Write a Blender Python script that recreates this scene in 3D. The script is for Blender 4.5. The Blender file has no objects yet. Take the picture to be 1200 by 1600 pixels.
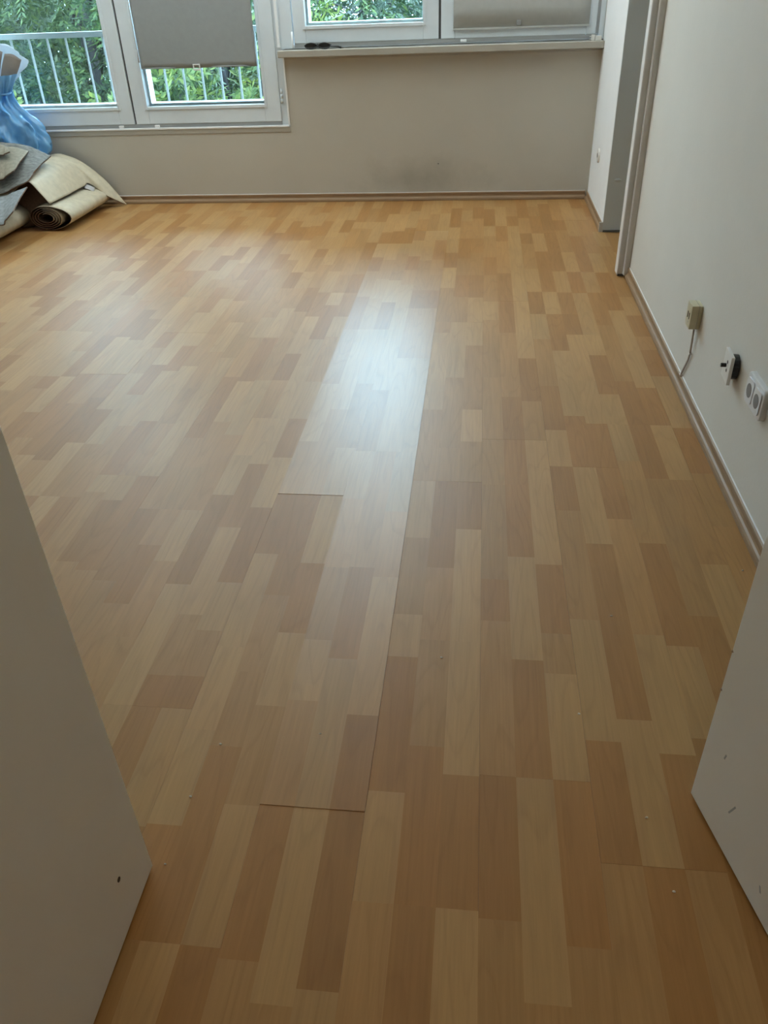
import bpy, bmesh, math, random
import numpy as np
from mathutils import Vector, Matrix, noise

scene = bpy.context.scene
COL = scene.collection
rng = random.Random(7)
nrng = np.random.default_rng(11)

# ------------------------------------------------------------------ camera
cam_data = bpy.data.cameras.new('camera')
cam_data.sensor_fit = 'VERTICAL'
cam_data.sensor_height = 24.0
cam_data.lens = 1232.2 / 1600.0 * 24.0
cam_data.clip_start = 0.02
cam_data.clip_end = 300
cam = bpy.data.objects.new('camera', cam_data)
COL.objects.link(cam)
yaw, pitch, roll = (math.radians(a) for a in (7.4245, 34.176, 2.3885))
fwd = Vector((-math.sin(yaw) * math.cos(pitch), math.cos(yaw) * math.cos(pitch), -math.sin(pitch)))
right0 = Vector((math.cos(yaw), math.sin(yaw), 0))
down0 = fwd.cross(right0)
right = right0 * math.cos(roll) + down0 * math.sin(roll)
down = -right0 * math.sin(roll) + down0 * math.cos(roll)
R3 = Matrix((right, -down, -fwd)).transposed()
cam.matrix_world = Matrix.Translation((0, 0, 1.22)) @ R3.to_4x4()
scene.camera = cam

# ------------------------------------------------------------------ view, sky
scene.view_settings.view_transform = 'Standard'
scene.view_settings.look = 'None'
scene.view_settings.gamma = 1.0
scene.view_settings.use_curve_mapping = False
scene.view_settings.exposure = 0.0
SKY = 23.0
world = bpy.data.worlds.new('overcast_sky')
scene.world = world
world.use_nodes = True
bg = world.node_tree.nodes['Background']
bg.inputs['Color'].default_value = (0.50, 0.75, 1.0, 1)
bg.inputs['Strength'].default_value = SKY


# ------------------------------------------------------------------ materials


def new_mat(name):
    m = bpy.data.materials.new(name)
    m.use_nodes = True
    nt = m.node_tree
    return m, nt, nt.nodes['Principled BSDF']


def link(nt, a, b):
    nt.links.new(a, b)


def noise_node(nt, scale, detail=3, rough=0.55, coord=None, mapscale=None):
    n = nt.nodes.new('ShaderNodeTexNoise')
    n.inputs['Scale'].default_value = scale
    n.inputs['Detail'].default_value = detail
    n.inputs['Roughness'].default_value = rough
    if coord is None:
        g = nt.nodes.new('ShaderNodeNewGeometry')
        coord = g.outputs['Position']
    if mapscale:
        mp = nt.nodes.new('ShaderNodeMapping')
        mp.inputs['Scale'].default_value = mapscale
        link(nt, coord, mp.inputs['Vector'])
        coord = mp.outputs['Vector']
    link(nt, coord, n.inputs['Vector'])
    return n


def ramp(nt, src, stops):
    r = nt.nodes.new('ShaderNodeValToRGB')
    els = r.color_ramp.elements
    while len(els) < len(stops):
        els.new(0.5)
    for e, (p, c) in zip(els, stops):
        e.position = p
        e.color = (*c, 1)
    link(nt, src, r.inputs['Fac'])
    return r


def plain(name, col, rough=0.5, var=0.06, scale=12.0, bump=0.0, bscale=200.0, spec=0.5, mapscale=None, metallic=0.0):
    m, nt, b = new_mat(name)
    n = noise_node(nt, scale, 4, mapscale=mapscale)
    lo = tuple(c * (1 - var) for c in col)
    hi = tuple(min(1, c * (1 + var)) for c in col)
    r = ramp(nt, n.outputs['Fac'], [(0.3, lo), (0.7, hi)])
    link(nt, r.outputs['Color'], b.inputs['Base Color'])
    b.inputs['Roughness'].default_value = rough
    b.inputs['Specular IOR Level'].default_value = spec
    b.inputs['Metallic'].default_value = metallic
    if bump:
        n2 = noise_node(nt, bscale, 3)
        bp = nt.nodes.new('ShaderNodeBump')
        bp.inputs['Strength'].default_value = bump
        bp.inputs['Distance'].default_value = 0.002
        link(nt, n2.outputs['Fac'], bp.inputs['Height'])
        link(nt, bp.outputs['Normal'], b.inputs['Normal'])
    return m


def math_node(nt, op, a, bval):
    n = nt.nodes.new('ShaderNodeMath')
    n.operation = op
    if hasattr(a, 'links'):
        link(nt, a, n.inputs[0])
    else:
        n.inputs[0].default_value = a
    if hasattr(bval, 'links'):
        link(nt, bval, n.inputs[1])
    else:
        n.inputs[1].default_value = bval
    return n.outputs[0]


def wood_strip_mat(name, from_attribute):
    """laminate print: tone from the piece, grain along Y, satin lacquer."""
    m, nt, b = new_mat(name)
    geo = nt.nodes.new('ShaderNodeNewGeometry')
    if from_attribute:
        at = nt.nodes.new('ShaderNodeAttribute')
        at.attribute_name = 'tone'
        col, rnd = at.outputs['Color'], at.outputs['Alpha']
        a2 = nt.nodes.new('ShaderNodeAttribute')
        a2.attribute_name = 'shine'
        shine = a2.outputs['Fac']
    else:
        oi = nt.nodes.new('ShaderNodeObjectInfo')
        col, rnd = oi.outputs['Color'], oi.outputs['Random']
        shine = oi.outputs['Alpha']
    # shift the grain from strip to strip
    off = nt.nodes.new('ShaderNodeCombineXYZ')
    link(nt, math_node(nt, 'MULTIPLY', rnd, 37.0), off.inputs['X'])
    link(nt, math_node(nt, 'MULTIPLY', rnd, 91.0), off.inputs['Y'])
    link(nt, math_node(nt, 'MULTIPLY', rnd, 53.0), off.inputs['Z'])
    add = nt.nodes.new('ShaderNodeVectorMath')
    link(nt, geo.outputs['Position'], add.inputs[0])
    link(nt, off.outputs['Vector'], add.inputs[1])
    g1 = noise_node(nt, 1.0, 6, 0.7, add.outputs['Vector'], (150, 5, 1))
    # cathedral figure: contour lines of a stretched soft noise, on some strips
    fg = noise_node(nt, 1.0, 1, 0.4, add.outputs['Vector'], (13, 1.5, 1))
    fl = math_node(nt, 'FRACT', math_node(nt, 'MULTIPLY', fg.outputs['Fac'], 9.0), 0.0)
    g3 = noise_node(nt, 6.0, 2, 0.5, add.outputs['Vector'], (1, .35, 1))
    r1 = ramp(nt, g1.outputs['Fac'], [(0.30, (0.90, 0.89, 0.88)), (0.72, (1.07, 1.07, 1.07))])
    r2 = ramp(nt, fl, [(0.0, (0.93, 0.915, 0.90)), (0.25, (1.01, 1.01, 1.01)), (0.9, (1.0, 1.0, 1.0)), (1.0, (0.93, 0.915, 0.90))])
    r3 = ramp(nt, g3.outputs['Fac'], [(0.3, (0.93, 0.92, 0.90)), (0.7, (1.06, 1.06, 1.06))])
    cur = col
    for r in (r1, r2, r3):
        mx = nt.nodes.new('ShaderNodeMix')
        mx.data_type = 'RGBA'
        mx.blend_type = 'MULTIPLY'
        mx.inputs['Factor'].default_value = 1.0
        link(nt, cur, mx.inputs['A'])
        link(nt, r.outputs['Color'], mx.inputs['B'])
        cur = mx.outputs['Result']
    link(nt, cur, b.inputs['Base Color'])
    # lacquer: broad satin base lobe under a smoother top coat; a lower shine
    # value stands for a board worn smooth
    rn = noise_node(nt, 22, 4, 0.6)
    rr = math_node(nt, 'MULTIPLY', rn.outputs['Fac'], 0.05)
    sh = shine if shine is not None else 1.0
    b.inputs['Roughness'].default_value = FLOOR_ROUGH
    b.inputs['Specular IOR Level'].default_value = 0.24
    b.inputs['Coat IOR'].default_value = 1.31
    link(nt, math_node(nt, 'ADD', math_node(nt, 'MULTIPLY', sh, COAT_ROUGH), rr), b.inputs['Coat Roughness'])
    wt = nt.nodes.new('ShaderNodeMapRange')
    wt.inputs['From Min'].default_value = 0.86
    wt.inputs['From Max'].default_value = 0.97
    wt.inputs['To Min'].default_value = 1.0
    wt.inputs['To Max'].default_value = COAT_W
    if shine is not None:
        link(nt, shine, wt.inputs['Value'])
    else:
        wt.inputs['Value'].default_value = 1.0
    link(nt, wt.outputs['Result'], b.inputs['Coat Weight'])
    bn = noise_node(nt, 14, 3, 0.5)
    bp = nt.nodes.new('ShaderNodeBump')
    bp.inputs['Strength'].default_value = 0.05
    bp.inputs['Distance'].default_value = 0.004
    link(nt, bn.outputs['Fac'], bp.inputs['Height'])
    link(nt, bp.outputs['Normal'], b.inputs['Normal'])
    return m


FLOOR_ROUGH = 0.50
COAT_ROUGH = 0.36
COAT_W = 0.5


def wall_mat(name, col, stain=False):
    m, nt, b = new_mat(name)
    n1 = noise_node(nt, 3.0, 5, 0.6)
    r1 = ramp(nt, n1.outputs['Fac'], [(0.3, tuple(c * .955 for c in col)), (0.7, col)])
    cur = r1.outputs['Color']
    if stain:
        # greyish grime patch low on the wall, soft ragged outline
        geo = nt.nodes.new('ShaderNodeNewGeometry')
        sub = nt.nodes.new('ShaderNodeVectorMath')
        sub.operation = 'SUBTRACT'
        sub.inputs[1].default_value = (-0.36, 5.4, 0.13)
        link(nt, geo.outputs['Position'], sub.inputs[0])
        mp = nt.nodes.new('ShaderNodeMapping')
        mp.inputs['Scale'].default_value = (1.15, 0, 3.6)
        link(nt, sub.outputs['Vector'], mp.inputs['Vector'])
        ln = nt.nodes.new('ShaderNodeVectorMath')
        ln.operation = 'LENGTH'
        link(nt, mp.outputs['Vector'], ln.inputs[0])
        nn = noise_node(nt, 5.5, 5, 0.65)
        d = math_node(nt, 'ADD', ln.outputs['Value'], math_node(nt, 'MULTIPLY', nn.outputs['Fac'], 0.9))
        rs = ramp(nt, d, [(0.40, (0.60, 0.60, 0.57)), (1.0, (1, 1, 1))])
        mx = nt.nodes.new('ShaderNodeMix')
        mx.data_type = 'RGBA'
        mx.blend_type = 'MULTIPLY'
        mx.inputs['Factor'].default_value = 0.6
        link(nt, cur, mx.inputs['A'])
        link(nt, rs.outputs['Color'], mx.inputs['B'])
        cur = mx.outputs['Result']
    link(nt, cur, b.inputs['Base Color'])
    b.inputs['Roughness'].default_value = 0.75
    b.inputs['Specular IOR Level'].default_value = 0.25
    n2 = noise_node(nt, 90, 4, 0.6)
    bp = nt.nodes.new('ShaderNodeBump')
    bp.inputs['Strength'].default_value = 0.12
    bp.inputs['Distance'].default_value = 0.004
    link(nt, n2.outputs['Fac'], bp.inputs['Height'])
    link(nt, bp.outputs['Normal'], b.inputs['Normal'])
    return m


def glass_mat(name):
    m = bpy.data.materials.new(name)
    m.use_nodes = True
    nt = m.node_tree
    for n in list(nt.nodes):
        nt.nodes.remove(n)
    out = nt.nodes.new('ShaderNodeOutputMaterial')
    tr = nt.nodes.new('ShaderNodeBsdfTransparent')
    n = noise_node(nt, 2.5, 3)
    r = ramp(nt, n.outputs['Fac'], [(0.3, (0.90, 0.955, 0.93)), (0.7, (0.93, 0.97, 0.95))])
    link(nt, r.outputs['Color'], tr.inputs['Color'])
    gl = nt.nodes.new('ShaderNodeBsdfGlossy')
    gl.inputs['Roughness'].default_value = 0.02
    fr = nt.nodes.new('ShaderNodeFresnel')
    fr.inputs['IOR'].default_value = 1.45
    mx = nt.nodes.new('ShaderNodeMixShader')
    link(nt, fr.outputs['Fac'], mx.inputs['Fac'])
    link(nt, tr.outputs['BSDF'], mx.inputs[1])
    link(nt, gl.outputs['BSDF'], mx.inputs[2])
    link(nt, mx.outputs['Shader'], out.inputs['Surface'])
    return m


def leaf_mat(name, stops):
    m = bpy.data.materials.new(name)
    m.use_nodes = True
    nt = m.node_tree
    b = nt.nodes['Principled BSDF']
    g = nt.nodes.new('ShaderNodeNewGeometry')
    r = ramp(nt, g.outputs['Random Per Island'], stops)
    link(nt, r.outputs['Color'], b.inputs['Base Color'])
    b.inputs['Roughness'].default_value = 0.45
    b.inputs['Specular IOR Level'].default_value = 0.25
    tl = nt.nodes.new('ShaderNodeBsdfTranslucent')
    link(nt, r.outputs['Color'], tl.inputs['Color'])
    mx = nt.nodes.new('ShaderNodeMixShader')
    mx.inputs['Fac'].default_value = 0.35
    link(nt, b.outputs['BSDF'], mx.inputs[1])
    link(nt, tl.outputs['BSDF'], mx.inputs[2])
    link(nt, mx.outputs['Shader'], nt.nodes['Material Output'].inputs['Surface'])
    return m


def fabric_mat(name, col, rough=0.9, var=0.1, scale=60, bump=0.4, bscale=400, transl=0.0, mapscale=None):
    m = plain(name, col, rough, var, scale, bump, bscale, 0.2, mapscale)
    if transl:
        nt = m.node_tree
        b = nt.nodes['Principled BSDF']
        tl = nt.nodes.new('ShaderNodeBsdfTranslucent')
        tl.inputs['Color'].default_value = (*col, 1)
        mx = nt.nodes.new('ShaderNodeMixShader')
        mx.inputs['Fac'].default_value = transl
        link(nt, b.outputs['BSDF'], mx.inputs[1])
        link(nt, tl.outputs['BSDF'], mx.inputs[2])
        link(nt, mx.outputs['Shader'], nt.nodes['Material Output'].inputs['Surface'])
    return m


MAT = {
    'strip': wood_strip_mat('laminate_strip', False),
    'strip_far': wood_strip_mat('laminate_strip_joined', True),
    'board_core': plain('laminate_core', (0.26, 0.15, 0.07), 0.7, 0.1, 40),
    'subfloor': plain('subfloor', (0.10, 0.06, 0.035), 0.9, 0.1, 5),
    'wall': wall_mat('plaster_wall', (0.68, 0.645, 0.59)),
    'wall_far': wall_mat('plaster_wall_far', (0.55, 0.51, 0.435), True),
    'wall_pier': wall_mat('plaster_pier_lit', (0.86, 0.87, 0.88)),  # lighter than the socket wall: window light put into its colour
    'reveal': wall_mat('shaded_reveal', (0.66, 0.71, 0.72)),  # greyer copy of the pier paint, the side's shade put into its colour
    'ceiling': wall_mat('ceiling_paint', (0.80, 0.79, 0.77)),
    'door': plain('door_lacquer', (0.78, 0.76, 0.71), 0.42, 0.025, 3, 0.05, 60),
    'window_paint': plain('window_white_paint', (0.70, 0.76, 0.80), 0.4, 0.04, 6, 0.08, 90),
    'window_shadow': plain('window_rebate_grey', (0.36, 0.37, 0.37), 0.5, 0.06, 10),
    'gap': plain('dark_gap_seal', (0.12, 0.12, 0.115), 0.7, 0.1, 20),
    'sill': plain('sill_paint', (0.44, 0.41, 0.35), 0.45, 0.04, 8, 0.05, 90),
    'bead': plain('white_bead', (0.88, 0.89, 0.90), 0.4, 0.03, 12),
    'skirting': plain('beech_skirting', (0.30, 0.190, 0.105), 0.5, 0.12, 1.0, 0.0, 1, 0.5, (14, 14, 160)),
    'side_boards': plain('side_room_laminate', (0.38, 0.20, 0.07), 0.45, 0.12, 1.0, 0, 1, 0.3, (16, 1.2, 1)),
    'caulk': plain('white_caulk', (0.66, 0.65, 0.63), 0.6, 0.05, 30),
    'trim': plain('door_frame_paint', (0.58, 0.55, 0.51), 0.4, 0.04, 10),
    'trim_lit': plain('door_frame_lit', (0.80, 0.79, 0.78), 0.4, 0.03, 10),  # lighter copy of the frame paint for its window-lit faces
    'blind': fabric_mat('blind_fabric', (0.31, 0.325, 0.32), 0.85, 0.03, 30, 0.25, 900, 0.03),
    'panel_blind': fabric_mat('panel_blind_fabric', (0.45, 0.45, 0.42), 0.85, 0.03, 30, 0.2, 900, 0.03),
    'panel_tab': plain('grey_tab', (0.26, 0.26, 0.25), 0.6, 0.05, 30),
    'clear_plastic': plain('clear_plastic_tab', (0.72, 0.73, 0.73), 0.25, 0.03, 20),
    'rail': plain('white_railing_paint', (0.21, 0.21, 0.20), 0.5, 0.05, 20),
    'glass': glass_mat('window_glass'),
    'ivory': plain('aged_ivory_plastic', (0.50, 0.44, 0.29), 0.4, 0.06, 40),
    'white_plastic': plain('white_plastic', (0.72, 0.70, 0.66), 0.35, 0.03, 40),
    'grey_plastic': plain('light_grey_plastic', (0.66, 0.65, 0.65), 0.3, 0.03, 40),
    'socket_well': plain('socket_well_grey', (0.20, 0.19, 0.185), 0.5, 0.05, 40),
    'black': plain('black_plastic', (0.012, 0.012, 0.012), 0.35, 0.2, 40),
    'cable': plain('cable_sheath', (0.48, 0.44, 0.41), 0.5, 0.05, 40),
    'lino': plain('tan_lino_backing', (0.58, 0.515, 0.38), 0.6, 0.10, 25, 0.15, 160, 0.4),
    'lino_edge': plain('lino_cut_edge', (0.13, 0.075, 0.045), 0.8, 0.2, 80),
    'felt_grey': fabric_mat('grey_felt', (0.22, 0.22, 0.205), 0.95, 0.38, 1.0, 0.9, 160, 0, (30, 110, 60)),
    'felt_tan': fabric_mat('tan_felt', (0.30, 0.27, 0.21), 0.95, 0.16, 60, 0.6, 300),
    'felt_blue': fabric_mat('pale_grey_felt', (0.25, 0.26, 0.26), 0.95, 0.25, 45, 0.6, 300),
    'cardboard': plain('grey_cardboard', (0.27, 0.24, 0.22), 0.85, 0.12, 14),
    'paper': plain('pale_paper', (0.50, 0.48, 0.47), 0.8, 0.06, 14),
    'bark': plain('tree_bark', (0.022, 0.020, 0.022), 0.9, 0.3, 9, 0.5, 30),
    'grass': plain('grass_ground', (0.03, 0.045, 0.018), 0.95, 0.3, 2),
    'crumb': plain('plaster_crumb', (0.75, 0.70, 0.60), 0.8, 0.08, 60),
    'steel': plain('brushed_steel', (0.55, 0.55, 0.55), 0.3, 0.05, 60, metallic=1.0),
}

# blue translucent sack
m, nt, b = new_mat('blue_plastic_film')
_n = noise_node(nt, 9, 4)
_r = ramp(nt, _n.outputs['Fac'], [(0.3, (0.10, 0.34, 0.62)), (0.7, (0.26, 0.54, 0.80))])
link(nt, _r.outputs['Color'], b.inputs['Base Color'])
b.inputs['Roughness'].default_value = 0.16
b.inputs['Specular IOR Level'].default_value = 0.7
_t = nt.nodes.new('ShaderNodeBsdfTranslucent')
_t.inputs['Color'].default_value = (0.30, 0.58, 0.90, 1)
_m = nt.nodes.new('ShaderNodeMixShader')
_m.inputs['Fac'].default_value = 0.35
link(nt, b.outputs['BSDF'], _m.inputs[1])
link(nt, _t.outputs['BSDF'], _m.inputs[2])
link(nt, _m.outputs['Shader'], nt.nodes['Material Output'].inputs['Surface'])
MAT['blue_film'] = m
m, nt, b = new_mat('clear_white_film')
_n = noise_node(nt, 14, 4)
_r = ramp(nt, _n.outputs['Fac'], [(0.3, (0.62, 0.66, 0.70)), (0.7, (0.78, 0.81, 0.84))])
link(nt, _r.outputs['Color'], b.inputs['Base Color'])
b.inputs['Roughness'].default_value = 0.25
_t = nt.nodes.new('ShaderNodeBsdfTranslucent')
_t.inputs['Color'].default_value = (0.75, 0.8, 0.85, 1)
_m = nt.nodes.new('ShaderNodeMixShader')
_m.inputs['Fac'].default_value = 0.5
link(nt, b.outputs['BSDF'], _m.inputs[1])
link(nt, _t.outputs['BSDF'], _m.inputs[2])
link(nt, _m.outputs['Shader'], nt.nodes['Material Output'].inputs['Surface'])
MAT['white_film'] = m

# ------------------------------------------------------------------ mesh helpers


def add_box(bm, lo, hi, bevel=0.0, mat=None):
    mtx = Matrix.Translation([(a + c) / 2 for a, c in zip(lo, hi)]) @ Matrix.Diagonal(
        [abs(c - a) for a, c in zip(lo, hi)] + [1])
    r = bmesh.ops.create_cube(bm, size=1.0, matrix=mat @ mtx if mat else mtx)
    if bevel:
        es = list({e for v in r['verts'] for e in v.link_edges})
        bmesh.ops.bevel(bm, geom=es, offset=bevel, segments=2, affect='EDGES', profile=0.5)


def obj(name, bm, mat, parent=None, smooth=False):
    me = bpy.data.meshes.new(name)
    bm.normal_update()
    bm.to_mesh(me)
    bm.free()
    return mesh_obj(name, me, mat, parent, smooth)


def mesh_obj(name, me, mat, parent=None, smooth=False):
    if mat is not None and not me.materials:
        me.materials.append(mat)
    if smooth:
        for p in me.polygons:
            p.use_smooth = True
    o = bpy.data.objects.new(name, me)
    COL.objects.link(o)
    if parent is not None:
        o.parent = parent
    return o


def box_obj(name, lo, hi, mat, parent=None, bevel=0.0):
    bm = bmesh.new()
    add_box(bm, lo, hi, bevel)
    return obj(name, bm, mat, parent)


def boxes_obj(name, lst, mat, parent=None, bevel=0.0):
    bm = bmesh.new()
    for lo, hi in lst:
        add_box(bm, lo, hi, bevel)
    return obj(name, bm, mat, parent)


def empty(name, loc):
    o = bpy.data.objects.new(name, None)
    COL.objects.link(o)
    o.location = loc
    o.empty_display_size = 0.05
    return o


def adopt(child, parent):
    """parent a world-space built mesh to an Empty/mesh that sits at a location."""
    child.parent = parent
    child.location = Vector(child.location) - world_loc(parent)
    return child


def world_loc(o):
    l = Vector(o.location)
    while o.parent is not None:
        o = o.parent
        l += Vector(o.location)
    return l


def tag(o, label, cat, group=None):
    o['label'] = label
    o['category'] = cat
    if group:
        o['group'] = group
    return o


def struct(o, label, cat):
    o['kind'] = 'structure'
    return tag(o, label, cat)


def tube(bm, pts, r, seg=8):
    pts = [Vector(p) for p in pts]
    rings = []
    for i, p in enumerate(pts):
        t = (pts[min(i + 1, len(pts) - 1)] - pts[max(i - 1, 0)]).normalized()
        a = Vector((0, 0, 1)) if abs(t.z) < 0.9 else Vector((1, 0, 0))
        u = t.cross(a).normalized()
        v = t.cross(u).normalized()
        rr = r[i] if isinstance(r, (list, tuple)) else r
        rings.append([bm.verts.new(p + (u * math.cos(k * 2 * math.pi / seg) + v * math.sin(k * 2 * math.pi / seg)) * rr)
                      for k in range(seg)])
    for a, c in zip(rings[:-1], rings[1:]):
        for k in range(seg):
            bm.faces.new((a[k], a[(k + 1) % seg], c[(k + 1) % seg], c[k]))
    bm.faces.new(rings[0][::-1])
    bm.faces.new(rings[-1])


def extrude_profile(bm, prof, p0, p1, up=Vector((0, 0, 1)), out=Vector((1, 0, 0))):
    """prof: (outward, up) closed polygon swept from p0 to p1."""
    p0, p1 = Vector(p0), Vector(p1)
    a = [bm.verts.new(p0 + out * q[0] + up * q[1]) for q in prof]
    c = [bm.verts.new(p1 + out * q[0] + up * q[1]) for q in prof]
    n = len(prof)
    for i in range(n):
        bm.faces.new((a[i], a[(i + 1) % n], c[(i + 1) % n], c[i]))
    bm.faces.new(a[::-1])
    bm.faces.new(c)
    bmesh.ops.recalc_face_normals(bm, faces=bm.faces[:])


def catmull(pts, n):
    pts = np.array(pts, float)
    m = len(pts)
    out = []
    for s in np.linspace(0, m - 1, n):
        i = min(int(s), m - 2)
        t = s - i
        p1, p2 = pts[i], pts[i + 1]
        p0 = pts[i - 1] if i > 0 else 2 * p1 - p2
        p3 = pts[i + 2] if i + 2 < m else 2 * p2 - p1
        out.append(0.5 * (2 * p1 + (p2 - p0) * t + (2 * p0 - 5 * p1 + 4 * p2 - p3) * t * t
                          + (3 * p1 - p0 - 3 * p2 + p3) * t ** 3))
    return np.array(out)


def sheet(name, grid, thick, mat, edge_mat, parent=None, nu=14, nv=24, wob=0.0, seed=0, ragged=0.0):
    """a solid bent sheet through a grid of control points (rows x columns)."""
    g = np.array(grid, float)
    rows = np.stack([catmull(r, nv) for r in g])
    P = np.stack([catmull(rows[:, j], nu) for j in range(nv)], axis=1)
    for i in range(nu):
        for j in range(nv):
            q = Vector(P[i, j]) * 9 + Vector((seed, seed * 2, 0))
            P[i, j, 2] += wob * noise.noise(q)
            if ragged and (i in (0, nu - 1) or j in (0, nv - 1)):
                P[i, j, :2] += np.array(noise.noise_vector(Vector(P[i, j]) * 45)[:2]) * ragged
    du = np.gradient(P, axis=0)
    dv = np.gradient(P, axis=1)
    N = np.cross(du, dv)
    N /= np.linalg.norm(N, axis=2, keepdims=True) + 1e-9
    if N[:, :, 2].mean() < 0:
        N = -N
    Q = P - N * thick
    bm = bmesh.new()
    a = [[bm.verts.new(P[i, j]) for j in range(nv)] for i in range(nu)]
    c = [[bm.verts.new(Q[i, j]) for j in range(nv)] for i in range(nu)]
    for i in range(nu - 1):
        for j in range(nv - 1):
            bm.faces.new((a[i][j], a[i + 1][j], a[i + 1][j + 1], a[i][j + 1]))
            f_ = bm.faces.new((c[i][j], c[i][j + 1], c[i + 1][j + 1], c[i + 1][j]))
            f_.material_index = 1
    rim = []
    for i in range(nu - 1):
        for j in (0, nv - 1):
            rim.append(bm.faces.new((a[i][j], a[i + 1][j], c[i + 1][j], c[i][j])))
    for j in range(nv - 1):
        for i in (0, nu - 1):
            rim.append(bm.faces.new((a[i][j], a[i][j + 1], c[i][j + 1], c[i][j])))
    bmesh.ops.recalc_face_normals(bm, faces=bm.faces[:])
    for f in bm.faces:
        f.smooth = True
    for f in rim:
        f.smooth = False
        f.material_index = 1
    me = bpy.data.meshes.new(name)
    bm.to_mesh(me)
    bm.free()
    me.materials.append(mat)
    me.materials.append(edge_mat)
    return mesh_obj(name, me, None, parent)


# ------------------------------------------------------------------ room shell
XL, XR, XP, YF, YB, ZC = -3.45, 0.715, 0.687, 5.40, 0.15, 2.52
WT = 0.14                                   # far wall thickness

floor = box_obj('floor', (XL, -1.6, -0.05), (1.9, YF, -0.009), MAT['subfloor'])
struct(floor, 'warm beech laminate strip floor running from the doorway to the windows', 'floor')

ceiling = box_obj('ceiling', (XL - .1, -1.6, ZC), (1.9, YF + WT, ZC + .1), MAT['ceiling'])
struct(ceiling, 'plain white ceiling above the empty room', 'ceiling')

# far wall with its two window openings
LW0, LW1, LWZ = -3.23, -1.205, 0.452        # low window opening
UW0, UW1, UWZ = -1.205, 0.687, 0.872        # upper window opening
WTOP = 2.34
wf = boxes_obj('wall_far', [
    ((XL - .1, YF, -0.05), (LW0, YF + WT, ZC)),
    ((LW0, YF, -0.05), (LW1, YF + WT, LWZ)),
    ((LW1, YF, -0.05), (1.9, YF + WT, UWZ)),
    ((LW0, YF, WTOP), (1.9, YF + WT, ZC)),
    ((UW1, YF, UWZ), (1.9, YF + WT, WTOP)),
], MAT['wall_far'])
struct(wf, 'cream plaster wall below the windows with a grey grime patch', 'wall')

wl = box_obj('wall_left', (XL - .1, -0.0, -0.05), (XL, YF, ZC), MAT['wall'])
struct(wl, 'cream plaster side wall behind the pile of rolled lino', 'wall')

# right wall up to the door opening, then the pier beyond it
wr = boxes_obj('wall_right', [((XR, -1.6, -0.05), (XR + .2, 3.855, ZC)),
                              ((XR, 3.855, 2.06), (XR + .2, 4.61, ZC))], MAT['wall'])
struct(wr, 'off-white plaster wall with the three power sockets', 'wall')
bm = bmesh.new()
add_box(bm, (XP, 4.615, -0.05), (XP + .23, YF, ZC))
wp = obj('wall_pier', bm, MAT['wall_pier'])
struct(wp, 'white wall pier beside the right-hand window, its colour lightened for window light', 'wall')
rev = box_obj('reveal', (XP + .001, 4.608, 0.012), (XP + .229, 4.615, 2.06), MAT['reveal'])
rev.parent = wp
bmk = bmesh.new()
bmesh.ops.create_icosphere(bmk, subdivisions=2, radius=0.016,
                           matrix=Matrix.Translation((0.74, 4.607, 0.27)) @ Matrix.Diagonal((1.3, .12, .5, 1)))
filler = obj('filler_patch', bmk, MAT['reveal'], wp, True)

# wall behind with the doorway the picture is taken from, and a small hall
wb = boxes_obj('wall_back', [((XL - .1, 0.03, -0.05), (-.575, YB, ZC)),
                             ((.645, 0.03, -0.05), (XR + .1, YB, ZC)),
                             ((-.575, 0.03, 2.06), (.645, YB, ZC))], MAT['wall'])
struct(wb, 'plaster wall around the double doorway behind the viewer', 'wall')
wh = boxes_obj('wall_hall', [((-1.4, -1.7, -0.05), (1.9, -1.6, ZC)),
                             ((-1.5, -1.6, -0.05), (-1.4, 0.03, ZC))], MAT['wall'])
struct(wh, 'hall walls behind the doorway', 'wall')
side = boxes_obj('wall_side_room', [((1.75, 3.0, -0.05), (1.85, YF, ZC)),
                                    ((XR + .2, 2.95, -0.05), (1.85, 3.05, ZC))], MAT['wall'])
struct(side, 'wall of the side room beyond the narrow opening', 'wall')

# ------------------------------------------------------------------ laminate floor
BOARD = 1.27


def edge_x(n):
    return 1.22 * (-.136 + (.0547 if n > 0 else .0521) * n)


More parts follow.
